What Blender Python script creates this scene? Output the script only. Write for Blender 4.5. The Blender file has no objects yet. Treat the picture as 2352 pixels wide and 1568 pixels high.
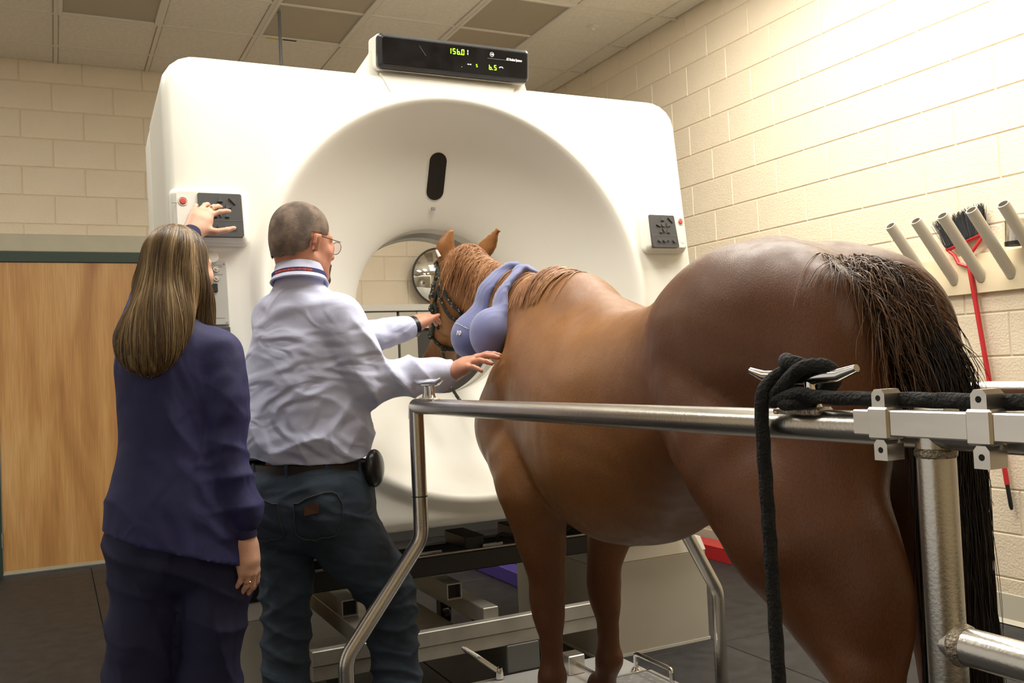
import bpy, math, random
import numpy as np
from mathutils import Vector, Matrix, Euler
random.seed(7); np.random.seed(7)
SC = bpy.context.scene
COL = SC.collection
R = math.radians

# ------------------------------------------------------------------ camera, world, lamps, exposure
cam_d = bpy.data.cameras.new('camera'); cam = bpy.data.objects.new('camera', cam_d); COL.objects.link(cam)
cam_d.sensor_width = 36.0; cam_d.lens = 2144.15 / 2352 * 36.0; cam_d.clip_start = 0.05
YAW, PITCH, ROLL = 0.457836572, 0.0280103404, -0.0458744461
_f = Vector((math.sin(YAW)*math.cos(PITCH), math.cos(YAW)*math.cos(PITCH), math.sin(PITCH)))
_r = Vector((math.cos(YAW), -math.sin(YAW), 0)); _u = _r.cross(_f)
_r2 = _r*math.cos(ROLL) + _u*math.sin(ROLL); _u2 = -_r*math.sin(ROLL) + _u*math.cos(ROLL)
cam.matrix_world = Matrix(((_r2.x, _u2.x, -_f.x, 0), (_r2.y, _u2.y, -_f.y, 0), (_r2.z, _u2.z, -_f.z, 1.27), (0, 0, 0, 1)))
cam_d.dof.use_dof = False
SC.camera = cam
w = bpy.data.worlds.new('world'); SC.world = w; w.use_nodes = True
w.node_tree.nodes['Background'].inputs[0].default_value = (1.0, 0.93, 0.82, 1)
w.node_tree.nodes['Background'].inputs[1].default_value = 0.68
SC.view_settings.view_transform = 'Standard'; SC.view_settings.look = 'None'
SC.view_settings.exposure = 0.0; SC.view_settings.gamma = 1.0; SC.view_settings.use_curve_mapping = False
CEIL = 3.60
# lit ceiling troffers (x0, y0, x1, y1, watts); the lamp itself is made in light_fixture()
LIT = [(0.08, 2.10, 0.69, 3.32, 25), (1.30, 2.10, 1.91, 3.32, 43), (2.52, 2.10, 3.13, 3.32, 26), (3.13, 2.10, 3.74, 3.32, 20),
       (-1.14, 3.93, -0.53, 5.15, 24), (2.52, 3.32, 3.13, 4.54, 24), (0.08, -1.56, 0.69, -0.34, 3), (1.30, -1.56, 1.91, -0.34, 3)]

# ------------------------------------------------------------------ helpers
def tag(o, label=None, cat=None, group=None, kind=None):
    if label: o['label'] = label
    if cat: o['category'] = cat
    if group: o['group'] = group
    if kind: o['kind'] = kind
    return o
def empty(name, loc=(0, 0, 0), label=None, cat=None, group=None, rot=(0, 0, 0)):
    o = bpy.data.objects.new(name, None); COL.objects.link(o); o.location = loc; o.rotation_euler = rot
    o.empty_display_size = 0.05
    return tag(o, label, cat, group)
MATS = {}
def mat(name, col=(.8, .8, .8), rough=.5, metal=0., var=0., vscale=8., bump=0., bscale=60., spec=.5, coat=0., emit=None, estr=0., stretch=None, col2=None, sheen=0., trans=0., alpha=1., vdetail=4., cr=(.35, .65)):
    if name in MATS: return MATS[name]
    m = bpy.data.materials.new(name); m.use_nodes = True; nt = m.node_tree; b = nt.nodes['Principled BSDF']
    b.inputs['Base Color'].default_value = (*col, 1); b.inputs['Roughness'].default_value = rough; b.inputs['Metallic'].default_value = metal
    b.inputs['Specular IOR Level'].default_value = spec; b.inputs['Coat Weight'].default_value = coat
    b.inputs['Sheen Weight'].default_value = sheen; b.inputs['Transmission Weight'].default_value = trans; b.inputs['Alpha'].default_value = alpha
    if emit: b.inputs['Emission Color'].default_value = (*emit, 1); b.inputs['Emission Strength'].default_value = estr
    tc = None
    def coords(sc=None):
        nonlocal tc
        if tc is None: tc = nt.nodes.new('ShaderNodeTexCoord')
        if sc is None: return tc.outputs['Object']
        mp = nt.nodes.new('ShaderNodeMapping'); mp.inputs['Scale'].default_value = sc
        nt.links.new(tc.outputs['Object'], mp.inputs['Vector']); return mp.outputs['Vector']
    if var or col2:
        n = nt.nodes.new('ShaderNodeTexNoise'); n.inputs['Scale'].default_value = vscale; n.inputs['Detail'].default_value = vdetail
        nt.links.new(coords(stretch), n.inputs['Vector'])
        rp = nt.nodes.new('ShaderNodeValToRGB'); rp.color_ramp.elements[0].position = cr[0]; rp.color_ramp.elements[1].position = cr[1]
        c2 = col2 if col2 else tuple(c*(1-var) for c in col)
        c1 = col if col2 else tuple(min(1, c*(1+var*.5)) for c in col)
        rp.color_ramp.elements[0].color = (*c2, 1); rp.color_ramp.elements[1].color = (*c1, 1)
        nt.links.new(n.outputs['Fac'], rp.inputs['Fac']); nt.links.new(rp.outputs['Color'], b.inputs['Base Color'])
    if bump:
        n = nt.nodes.new('ShaderNodeTexNoise'); n.inputs['Scale'].default_value = bscale; n.inputs['Detail'].default_value = 3
        nt.links.new(coords(stretch), n.inputs['Vector'])
        bp = nt.nodes.new('ShaderNodeBump'); bp.inputs['Strength'].default_value = bump; bp.inputs['Distance'].default_value = .01
        nt.links.new(n.outputs['Fac'], bp.inputs['Height']); nt.links.new(bp.outputs['Normal'], b.inputs['Normal'])
    MATS[name] = m; return m

class MB:
    """collects shapes of ONE piece; build() links them as one mesh object"""
    def __init__(s): s.v = []; s.f = []
    def add(s, vs, fs):
        o = len(s.v); s.v += [tuple(x) for x in vs]; s.f += [tuple(i+o for i in q) for q in fs]; return s
    def box(s, x0, y0, z0, x1, y1, z1, c=0.):
        if c <= 0:
            return s.add([(x, y, z) for z in (z0, z1) for y in (y0, y1) for x in (x0, x1)],
                         [(0, 2, 3, 1), (4, 5, 7, 6), (0, 1, 5, 4), (2, 6, 7, 3), (0, 4, 6, 2), (1, 3, 7, 5)])
        vs = []; idx = {}
        for ix, x in enumerate((x0, x1)):
            for iy, y in enumerate((y0, y1)):
                for iz, z in enumerate((z0, z1)):
                    sx, sy, sz = (c if not ix else -c), (c if not iy else -c), (c if not iz else -c)
                    for a, p in enumerate(((x, y+sy, z+sz), (x+sx, y, z+sz), (x+sx, y+sy, z))):
                        idx[ix, iy, iz, a] = len(vs); vs.append(p)
        I = lambda *k: idx[k]; fs = []
        for q in (0, 1):
            fs.append([I(q, 0, 0, 0), I(q, 1, 0, 0), I(q, 1, 1, 0), I(q, 0, 1, 0)])
            fs.append([I(0, q, 0, 1), I(1, q, 0, 1), I(1, q, 1, 1), I(0, q, 1, 1)])
            fs.append([I(0, 0, q, 2), I(1, 0, q, 2), I(1, 1, q, 2), I(0, 1, q, 2)])
            for t in (0, 1):
                fs.append([I(q, t, 0, 0), I(q, t, 1, 0), I(q, t, 1, 1), I(q, t, 0, 1)])
                fs.append([I(q, 0, t, 0), I(q, 1, t, 0), I(q, 1, t, 2), I(q, 0, t, 2)])
                fs.append([I(0, q, t, 1), I(1, q, t, 1), I(1, q, t, 2), I(0, q, t, 2)])
                for u in (0, 1): fs.append([I(q, t, u, 0), I(q, t, u, 1), I(q, t, u, 2)])
        cen = Vector(((x0+x1)/2, (y0+y1)/2, (z0+z1)/2)); out = []
        for f in fs:
            P = [Vector(vs[i]) for i in f]; n = (P[1]-P[0]).cross(P[2]-P[0])
            out.append(f if n.dot(sum(P, Vector())/len(P)-cen) > 0 else f[::-1])
        return s.add(vs, out)
    def tube(s, pts, r, n=12, cap=True, closed=False):
        P = [Vector(p) for p in pts]; m = len(P); rs = r if isinstance(r, (list, tuple)) else [r]*m
        T = []
        for i in range(m):
            if closed: t = (P[(i+1) % m]-P[i-1])
            else: t = (P[min(i+1, m-1)]-P[max(i-1, 0)])
            T.append(t.normalized())
        up = Vector((0, 0, 1)) if abs(T[0].z) < .9 else Vector((1, 0, 0))
        nrm = (up - T[0]*up.dot(T[0])).normalized(); vs = []
        for i in range(m):
            nrm = (nrm - T[i]*nrm.dot(T[i])).normalized(); b = T[i].cross(nrm)
            for k in range(n):
                a = 2*math.pi*k/n; vs.append(P[i] + (nrm*math.cos(a)+b*math.sin(a))*rs[i])
        fs = []
        for i in range(m if closed else m-1):
            j = (i+1) % m
            for k in range(n):
                l = (k+1) % n; fs.append((i*n+k, i*n+l, j*n+l, j*n+k))
        if cap and not closed:
            fs.append(tuple(range(n))[::-1]); fs.append(tuple((m-1)*n+k for k in range(n)))
        return s.add(vs, fs)
    def lathe(s, prof, c=(0, 0, 0), ax='y', n=48, a0=0., a1=2*math.pi):
        full = abs(a1-a0-2*math.pi) < 1e-6; na = n if full else n+1; vs = []; m = len(prof)
        for k in range(na):
            a = a0+(a1-a0)*k/n; ca, sa = math.cos(a), math.sin(a)
            for r, h in prof:
                vs.append({'y': (c[0]+r*ca, c[1]+h, c[2]+r*sa), 'z': (c[0]+r*ca, c[1]+r*sa, c[2]+h), 'x': (c[0]+h, c[1]+r*ca, c[2]+r*sa)}[ax])
        fs = []
        for k in range(n):
            l = (k+1) % na
            for i in range(m-1): fs.append((k*m+i, l*m+i, l*m+i+1, k*m+i+1))
        return s.add(vs, fs)
    def prism(s, poly, h0, h1, ax='y'):
        n = len(poly); f = {'y': lambda p, h: (p[0], h, p[1]), 'z': lambda p, h: (p[0], p[1], h), 'x': lambda p, h: (h, p[0], p[1])}[ax]
        vs = [f(p, h0) for p in poly]+[f(p, h1) for p in poly]
        return s.add(vs, [tuple(range(n))[::-1], tuple(range(n, 2*n))]+[(i, (i+1) % n, n+(i+1) % n, n+i) for i in range(n)])
    def ball(s, c, r, n=10, m=7):
        r = r if isinstance(r, (tuple, list)) else (r, r, r); vs = [(c[0], c[1], c[2]-r[2])]
        for i in range(1, m):
            t = -math.pi/2+math.pi*i/m
            for k in range(n):
                a = 2*math.pi*k/n; vs.append((c[0]+r[0]*math.cos(t)*math.cos(a), c[1]+r[1]*math.cos(t)*math.sin(a), c[2]+r[2]*math.sin(t)))
        vs.append((c[0], c[1], c[2]+r[2])); fs = []
        for k in range(n): fs.append((0, 1+(k+1) % n, 1+k))
        for i in range(m-2):
            for k in range(n): fs.append((1+i*n+k, 1+i*n+(k+1) % n, 1+(i+1)*n+(k+1) % n, 1+(i+1)*n+k))
        o = 1+(m-2)*n
        for k in range(n): fs.append((o+k, o+(k+1) % n, len(vs)-1))
        return s.add(vs, fs)
    def xf(s, M):
        s.v = [tuple(M @ Vector(p)) for p in s.v]; return s
    def mesh(s, name, smooth=True, ang=35):
        me = bpy.data.meshes.new(name); me.from_pydata(s.v, [], s.f); me.validate(); me.update()
        fix_normals(me)
        if smooth:
            me.polygons.foreach_set('use_smooth', [True]*len(me.polygons)); me.set_sharp_from_angle(angle=R(ang))
        return me
    def build(s, name, m, parent=None, loc=None, rot=None, smooth=True, ang=35):
        return link(name, s.mesh(name, smooth, ang), m, parent, loc, rot)
def fix_normals(me):
    import bmesh
    bm = bmesh.new(); bm.from_mesh(me); bmesh.ops.recalc_face_normals(bm, faces=bm.faces); bm.to_mesh(me); bm.free()
def link(name, me, m=None, parent=None, loc=None, rot=None):
    o = bpy.data.objects.new(name, me); COL.objects.link(o)
    if m and not me.materials: me.materials.append(MATS[m] if isinstance(m, str) else m)
    if loc: o.location = loc
    if rot: o.rotation_euler = rot
    if parent: o.parent = parent
    return o
def text_mesh(txt, size, thick=.0005, shear=0., bold=0.):
    cu = bpy.data.curves.new('lettering', 'FONT'); cu.body = txt; cu.size = size; cu.extrude = thick; cu.shear = shear; cu.offset = bold
    cu.align_x = 'CENTER'; cu.align_y = 'CENTER'; cu.resolution_u = 3
    o = bpy.data.objects.new('lettering', cu); COL.objects.link(o); dg = bpy.context.evaluated_depsgraph_get()
    me = bpy.data.meshes.new_from_object(o.evaluated_get(dg)); bpy.data.objects.remove(o); bpy.data.curves.remove(cu)
    return me
def catmull(pts, n):
    P = np.array(pts, float); out = []
    for i in range(len(P)-1):
        p0 = P[max(i-1, 0)]; p1 = P[i]; p2 = P[i+1]; p3 = P[min(i+2, len(P)-1)]
        for t in np.arange(n)/n:
            out.append(.5*((2*p1)+(-p0+p2)*t+(2*p0-5*p1+4*p2-p3)*t*t+(-p0+3*p1-3*p2+p3)*t**3))
    out.append(P[-1]); return np.array(out)
def rrect(w, h, r, n=6):
    pts = []
    for cx, cz, a0 in ((w/2-r, h/2-r, 0), (-w/2+r, h/2-r, 90), (-w/2+r, -h/2+r, 180), (w/2-r, -h/2+r, 270)):
        for k in range(n+1):
            a = R(a0+90*k/n); pts.append((cx+r*math.cos(a), cz+r*math.sin(a)))
    return pts
def fillet_path(pts, rad, n=6):
    """polyline with rounded corners"""
    P = [Vector(p) for p in pts]; out = [P[0]]
    for i in range(1, len(P)-1):
        a = (P[i-1]-P[i]).normalized(); b = (P[i+1]-P[i]).normalized(); ang = a.angle(b); d = rad/math.tan(ang/2)
        d = min(d, (P[i-1]-P[i]).length*.49, (P[i+1]-P[i]).length*.49)
        for k in range(n+1):
            t = k/n; out.append((P[i]+a*d)*(1-t)**2 + P[i]*2*t*(1-t) + (P[i]+b*d)*t*t)
    out.append(P[-1]); return out

# ------------------------------------------------------------------ materials
mat('block_paint', (.82, .71, .545), .48, var=.05, vscale=3, bump=.35, bscale=90)
mat('mortar', (.74, .63, .46), .6)
mat('wall_plain', (.72, .60, .40), .6)
mat('ceil_tile', (.82, .77, .67), .85, var=.06, vscale=40, bump=.3, bscale=160)
mat('ceil_metal', (.76, .71, .62), .6)
mat('fixture_frame', (.74, .70, .62), .45)
mat('diffuser_off', (.40, .35, .26), .35, var=.04, vscale=3)
mat('diffuser_on', (1, 1, 1), .5, emit=(1, .93, .8), estr=6)
mat('rubber', (.030, .030, .032), .5, var=.35, vscale=14, bump=.25, bscale=300, spec=.35)
mat('floor_base', (.02, .02, .022), .7)
mat('green_frame', (.03, .055, .04), .5)
mat('lintel', (.52, .49, .37), .5, var=.05, vscale=6)
mat('vinyl_base', (.55, .52, .42), .45)
mat('gantry_white', (.80, .79, .72), .42, var=.02, vscale=2.5, spec=.45)
mat('gantry_cream', (.80, .785, .71), .45)
mat('dark_plastic', (.055, .053, .055), .42)
mat('key_plastic', (.085, .083, .085), .4)
mat('black_plastic', (.012, .012, .013), .3)
mat('black_gloss', (.008, .008, .009), .12, var=.5, vscale=14, coat=.3)
mat('black_soft', (.012, .012, .012), .8)
mat('red_button', (.55, .08, .06), .4)
mat('led', (.1, .6, .0), .5, emit=(.55, 1., .02), estr=1.7)
mat('print_white', (.75, .75, .75), .6)
mat('print_grey', (.25, .25, .25), .6)
mat('steel', (.60, .575, .53), .27, 1., var=.10, vscale=5, bump=.04, bscale=200)
mat('steel_bright', (.78, .77, .75), .10, 1.)
mat('steel_brushed', (.70, .67, .62), .27, 1., var=.14, vscale=16, stretch=(1, .2, 1))
mat('weld', (.48, .42, .34), .5, 1., var=.35, vscale=70, bump=.6, bscale=160)
mat('aluminium', (.40, .385, .345), .5, .6, var=.12, vscale=9)
mat('dark_steel', (.045, .043, .04), .4, .6)
mat('deck_plate', (.30, .295, .29), .5, .35, var=.1, vscale=30)
mat('deck_white', (.58, .58, .57), .32, .45, var=.06, vscale=4)
mat('pillar_paint', (.52, .49, .41), .5, var=.04, vscale=4)
mat('purple_paint', (.07, .045, .30), .4)
mat('red_paint', (.55, .025, .03), .35)
mat('pvc', (.66, .62, .53), .38)
mat('pvc_inner', (.42, .38, .31), .6)
mat('bristle', (.02, .022, .026), .6)
mat('board_paint', (.78, .66, .46), .42)
mat('cabinet_white', (.66, .64, .58), .4)
mat('cabinet_dark', (.05, .048, .045), .45)
mat('mirror', (.92, .93, .92), .03, 1.)
mat('rope_black', (.012, .012, .012), .85, var=.5, vscale=60, bump=.8, bscale=180)
mat('yellow_label', (.65, .50, .03), .5)
def wrinkle(name, scale, strength, stretch=(1, 1, 1), dist=.012, lo=0., rot=(0, 0, 0)):
    """adds cloth creases (sharp ridges of a warped noise) to a material as relief"""
    m = MATS[name]; nt = m.node_tree; b = nt.nodes['Principled BSDF']; tc = nt.nodes.new('ShaderNodeTexCoord')
    mp = nt.nodes.new('ShaderNodeMapping'); mp.inputs['Scale'].default_value = stretch; mp.inputs['Rotation'].default_value = rot; nt.links.new(tc.outputs['Object'], mp.inputs['Vector'])
    def crease(sc, dis):
        n = nt.nodes.new('ShaderNodeTexNoise'); n.inputs['Scale'].default_value = sc; n.inputs['Detail'].default_value = 1.0; n.inputs['Distortion'].default_value = dis; nt.links.new(mp.outputs['Vector'], n.inputs['Vector'])
        a = nt.nodes.new('ShaderNodeMath'); a.operation = 'SUBTRACT'; a.inputs[1].default_value = .5; nt.links.new(n.outputs['Fac'], a.inputs[0])
        c = nt.nodes.new('ShaderNodeMath'); c.operation = 'ABSOLUTE'; nt.links.new(a.outputs[0], c.inputs[0])
        r = nt.nodes.new('ShaderNodeMapRange'); r.inputs['From Min'].default_value = 0; r.inputs['From Max'].default_value = .16; r.inputs['To Min'].default_value = 1; r.inputs['To Max'].default_value = 0; r.interpolation_type = 'SMOOTHERSTEP'
        nt.links.new(c.outputs[0], r.inputs['Value']); return r.outputs['Result']
    ad = nt.nodes.new('ShaderNodeMath'); ad.operation = 'MULTIPLY_ADD'; ad.inputs[1].default_value = .28
    nt.links.new(crease(scale*2.1, .8), ad.inputs[0]); nt.links.new(crease(scale, 1.2), ad.inputs[2])
    bp = nt.nodes.new('ShaderNodeBump'); bp.inputs['Strength'].default_value = strength; bp.inputs['Distance'].default_value = dist; nt.links.new(ad.outputs[0], bp.inputs['Height'])
    old = b.inputs['Normal'].links
    if old: nt.links.new(old[0].from_socket, bp.inputs['Normal'])
    nt.links.new(bp.outputs['Normal'], b.inputs['Normal'])
def wood_mat(name):
    m = bpy.data.materials.new(name); m.use_nodes = True; nt = m.node_tree; b = nt.nodes['Principled BSDF']; b.inputs['Roughness'].default_value = .38
    tc = nt.nodes.new('ShaderNodeTexCoord')
    def noise(sc, scale, det):
        mp = nt.nodes.new('ShaderNodeMapping'); mp.inputs['Scale'].default_value = sc; nt.links.new(tc.outputs['Object'], mp.inputs['Vector'])
        n = nt.nodes.new('ShaderNodeTexNoise'); n.inputs['Scale'].default_value = scale; n.inputs['Detail'].default_value = det; n.inputs['Distortion'].default_value = .6
        nt.links.new(mp.outputs['Vector'], n.inputs['Vector']); return n.outputs['Fac']
    def ramp(f, els):
        rp = nt.nodes.new('ShaderNodeValToRGB'); cr = rp.color_ramp
        cr.elements[0].position, cr.elements[0].color = els[0][0], (*els[0][1], 1); cr.elements[1].position, cr.elements[1].color = els[-1][0], (*els[-1][1], 1)
        for p, c in els[1:-1]: e = cr.elements.new(p); e.color = (*c, 1)
        nt.links.new(f, rp.inputs['Fac']); return rp.outputs['Color']
    big = ramp(noise((3.2, 1, .42), 1.5, 3), [(.33, (.42, .20, .07)), (.5, (.62, .34, .125)), (.68, (.72, .44, .19))])
    fine = ramp(noise((60, 1, 1.6), 2.2, 5), [(.3, (.80, .78, .74)), (.6, (1, 1, 1))])
    mx = nt.nodes.new('ShaderNodeMix'); mx.data_type = 'RGBA'; mx.blend_type = 'MULTIPLY'; mx.inputs['Factor'].default_value = 1
    nt.links.new(big, mx.inputs['A']); nt.links.new(fine, mx.inputs['B']); nt.links.new(mx.outputs['Result'], b.inputs['Base Color'])
    MATS[name] = m
wood_mat('door_wood')
# ------------------------------------------------------------------ room shell
X0, XR, Y0, YB = -2.8, 3.90, -2.6, 7.36
BW, BH, JT = .4064, .2032, .006
def struct(name, mb, m, parent=None, **k): return tag(mb.build(name, m, parent, **k), kind='structure')
floor = struct('floor', MB().box(X0-.1, Y0-.1, -.12, XR+.1, YB+.1, -.012), 'floor_base')
# rubber mats, each a slab of its own
mw, ml = 1.22, 1.83; mx0, my0 = 2.64-1.22*5, 3.40-1.83*4; k = 0
for i in range(8):
    for j in range(8):
        a, b, c, d = mx0+i*mw, my0+j*ml, mx0+(i+1)*mw, my0+(j+1)*ml
        a, b, c, d = max(a, X0), max(b, Y0), min(c, XR-.012), min(d, YB-.012)
        if c-a < .1 or d-b < .1: continue
        g = .0025; o = MB().box(a+g, b+g, -.012, c-g, d-g, 0, .0022).build('rubber_mat', 'rubber', floor); k += 1

blk_cache = {}
def block_mesh(wd):
    key = round(wd, 3)
    if key not in blk_cache:
        # front face looks along -y in local space; chamfered front edges
        w2, h2, c = wd/2, BH/2-JT/2, .004
        vs = [(-w2, 0, -h2), (w2, 0, -h2), (w2, 0, h2), (-w2, 0, h2), (-w2, -.009+c, -h2), (w2, -.009+c, -h2), (w2, -.009+c, h2), (-w2, -.009+c, h2),
              (-w2+c, -.009, -h2+c), (w2-c, -.009, -h2+c), (w2-c, -.009, h2-c), (-w2+c, -.009, h2-c)]
        fs = [(8, 9, 10, 11)]
        for i in range(4):
            j = (i+1) % 4; fs += [(4+i, 4+j, 8+j, 8+i), (i, j, 4+j, 4+i)]
        m_ = MB(); m_.add(vs, fs); blk_cache[key] = m_.mesh('block', False)
    return blk_cache[key]
def courses(lo, hi, ph0, ph1, hole=None):
    """(course, centre, width) of the blocks of a running bond"""
    out = []
    for c in range(18):
        z0 = c*BH; ph = ph0 if c % 2 == 0 else ph1
        k = math.floor((lo/BW-ph))
        while (k+ph)*BW < hi:
            a, b = max((k+ph)*BW, lo), min((k+ph+1)*BW, hi); k += 1
            segs = [(a, b)]
            if hole and z0 < hole[2]-.01:
                segs = [(a, min(b, hole[0])), (max(a, hole[1]), b)]
            for s, t in segs:
                if t-s > .04: out.append((c, (s+t)/2, t-s-JT))
    return out
# back wall (faces the camera, front at YB)
DX0, DX1, DZ = -.385, .955, 2.235
wall_back = struct('wall_back', MB().box(X0-.1, YB+.008, -.1, DX0, YB+.2, 3.75).box(DX1, YB+.008, -.1, XR+.1, YB+.2, 3.75).box(DX0, YB+.008, DZ, DX1, YB+.2, 3.75), 'mortar')
for c, x, wd in courses(-1.3, XR, .11, .61, (DX0, DX1, DZ)):
    link('block', block_mesh(wd), 'block_paint', wall_back, (x, YB+.012, (c+.5)*BH))
mb = MB()
for c, x, wd in courses(X0, -1.3, .11, .61): mb.box(x-wd/2, YB, c*BH+JT/2, x+wd/2, YB+.012, (c+1)*BH-JT/2)
tag(mb.build('block_field', 'block_paint', wall_back, smooth=False), kind='stuff')
# right wall
wall_right = struct('wall_right', MB().box(XR+.008, Y0-.1, -.1, XR+.2, YB+.1, 3.75), 'mortar')
for c, y, wd in courses(1.7, YB, .90, .455):
    # odd courses start half a block on; local -y must look along -x
    link('block', block_mesh(wd), 'block_paint', wall_right, (XR+.012, y, (c+.5)*BH), (0, 0, R(-90)))
mb = MB()
for c, y, wd in courses(Y0, 1.7, .90, .455): mb.box(XR, y-wd/2, c*BH+JT/2, XR+.012, y+wd/2, (c+1)*BH-JT/2)
tag(mb.build('block_field', 'block_paint', wall_right, smooth=False), kind='stuff')
# unseen wide opening added in the left wall to let in world light
struct('wall_left', MB().box(X0-.2, 5.2, -.1, X0, YB+.1, 3.75).box(X0-.2, Y0-.1, -.1, X0, -.4, 3.75).box(X0-.2, -.4, 3.3, X0, 5.2, 3.75), 'wall_plain')
struct('wall_front', MB().box(X0-.1, Y0-.2, -.1, XR+.1, Y0, 3.75), 'wall_plain')
bb = MB().prism([(XR-.004, 0), (XR-.030, 0), (XR-.012, .018), (XR-.008, .13), (XR-.004, .135)], Y0, YB-.01, 'y')
struct('baseboard_right', bb, 'vinyl_base')
# door in the back wall
door = empty('door_1', (.29, YB, 0)); tag(door, kind='structure')
mb = MB(); mb.box(DX0+.045-.29, -.035, .012, DX1-.045-.29, .02, 2.16, .003); mb.build('door_leaf', 'door_wood', door)
mb = MB(); mb.box(DX0-.29, -.05, 0, DX0+.04-.29, .1, 2.235); mb.box(DX1-.04-.29, -.05, 0, DX1-.29, .1, 2.235); mb.box(DX0+.04-.29, -.05, 2.165, DX1-.04-.29, .1, 2.235)
mb.build('door_frame', 'green_frame', door)
mb = MB().box(DX0-.29+.046, -.039, .012, DX1-.29-.046, -.0355, .035); mb.build('door_sweep', 'lintel', door)
for z in (.25, 1.05, 1.9): MB().tube([(DX0-.29+.043, -.045, z-.05), (DX0-.29+.043, -.045, z+.05)], .008, 8).build('hinge', 'steel_brushed', door)
struct('trim_1', MB().box(-1.0, YB-.045, 2.235, 1.35, YB+.006, 2.36, .006), 'lintel')

# ceiling: slab, grid bars, tiles
ceil = struct('ceiling', MB().box(X0-.1, Y0-.1, CEIL+.03, XR+.1, YB+.1, CEIL+.2), 'ceil_tile')
gx = [.08+.61*i for i in range(-5, 7)]; gy = [6.37+.61*j for j in range(-15, 2)]
for x in gx:
    if X0 < x < XR: MB().box(x-.012, Y0, CEIL-.003, x+.012, YB, CEIL+.03).build('grid_bar', 'ceil_metal', ceil, smooth=False)
for y in gy:
    if Y0 < y < YB: MB().box(X0, y-.012, CEIL-.002, XR, y+.012, CEIL+.03).build('grid_bar', 'ceil_metal', ceil, smooth=False)
tiles = {}
def tile(a, b, c, d):
    key = (round(c-a, 3), round(d-b, 3))
    if key not in tiles:
        w2, h2 = key[0]/2, key[1]/2; g = .008
        tiles[key] = MB().add([(-w2, -h2, .03), (w2, -h2, .03), (w2, h2, .03), (-w2, h2, .03), (-w2, -h2, .012), (w2, -h2, .012), (w2, h2, .012), (-w2, h2, .012),
            (-w2+g, -h2+g, .004), (w2-g, -h2+g, .004), (w2-g, h2-g, .004), (-w2+g, h2-g, .004)],
            [(11, 10, 9, 8)]+[q for i in range(4) for q in ((i, (i+1) % 4, 4+(i+1) % 4, 4+i), (4+i, 4+(i+1) % 4, 8+(i+1) % 4, 8+i))]).mesh('ceiling_tile', False)
    return link('ceiling_tile', tiles[key], 'ceil_tile', ceil, ((a+c)/2, (b+d)/2, CEIL))
OFF = [(.08, 5.15, .69, 6.37), (1.30, 5.15, 1.91, 6.37), (2.52, 5.15, 3.13, 6.37)]
def is_fix(x, y):
    for q in OFF+[l[:4] for l in LIT]:
        if q[0] < x < q[2] and q[1] < y < q[3]: return True
xs = [X0]+[x for x in gx if X0 < x < XR]+[XR]; ys = [Y0]+[y for y in gy if Y0 < y < YB]+[YB]
for i in range(len(xs)-1):
    for j in range(len(ys)-1):
        a, b, c, d = xs[i]+.012, ys[j]+.012, xs[i+1]-.012, ys[j+1]-.012
        if c-a > .03 and d-b > .03 and not is_fix((a+c)/2, (b+d)/2): tile(a, b, c, d)
def light_fixture(q, watts=0, label=''):
    a, b, c, d = q; e = empty('ceiling_light', ((a+c)/2, (b+d)/2, CEIL), label, 'ceiling light', 'recessed troffer lights'); w2, h2 = (c-a)/2-.012, (d-b)/2-.012
    mb = MB(); t = .024
    for bx in ((-w2, -h2, -w2+t, h2), (w2-t, -h2, w2, h2), (-w2+t, -h2, w2-t, -h2+t), (-w2+t, h2-t, w2-t, h2)):
        mb.box(bx[0], bx[1], -.008, bx[2], bx[3], .02, .002)
    mb.build('frame', 'fixture_frame', e)
    MB().box(-w2+t, -h2+t, .004, w2-t, h2-t, .014).build('diffuser', 'diffuser_on' if watts else 'diffuser_off', e, smooth=False)
    if watts:
        ld = bpy.data.lights.new('troffer_lamp', 'AREA'); ld.shape = 'RECTANGLE'; ld.size = 2*w2-.06; ld.size_y = 2*h2-.06; ld.energy = watts; ld.color = (1, .96, .88)
        lo = bpy.data.objects.new('troffer_lamp', ld); COL.objects.link(lo); lo.parent = e; lo.location = (0, 0, -.012)
    return e
offl = ['unlit ceiling light panel above the wooden door', 'unlit ceiling light panel with yellow and black stickers on its frame', 'unlit ceiling light panel right behind the scanner display']
for q, l in zip(OFF, offl):
    e = light_fixture(q, 0, l)
    if 'stickers' in l:
        MB().box(-.24, -.598, -.0095, -.145, -.58, -.0081).build('sticker', 'yellow_label', e).location = (0, 1.178, 0)
        MB().box(-.125, -.598, -.0095, -.03, -.58, -.0081).build('sticker', 'black_soft', e).location = (0, 1.178, 0)
for q in LIT:
    wh = 'lit ceiling light panel over the '+{(.08, 2.10): 'woman in navy', (1.30, 2.10): 'horse withers', (2.52, 2.10): 'gap between horse and block wall', (3.13, 2.10): 'pipe pegs on the block wall',
          (-1.14, 3.93): 'floor before the wooden door', (2.52, 3.32): 'red floor channel', (.08, -1.56): 'empty floor behind the stocks', (1.30, -1.56): 'entry end of the stocks'}[q[:2]]
    light_fixture(q[:4], q[4], wh)
mb = MB().lathe([(0, -.03), (.012, -.03), (.014, -.012), (.035, -.006), (.036, .003), (0, .003)], (3.42, 5.45, CEIL+.0), 'z', 16)
tag(mb.build('sprinkler_head', 'ceil_metal'), 'small round sprinkler head in a ceiling tile', 'sprinkler')
mb = MB().tube([(1.36, 5.9, CEIL+.005), (1.36, 5.9, .0)], .0105, 10)
tag(mb.build('conduit_pipe', mat('conduit_grey', (.22, .24, .28), .4, .6)), 'thin grey conduit dropping from the ceiling behind the scanner', 'conduit')
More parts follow.
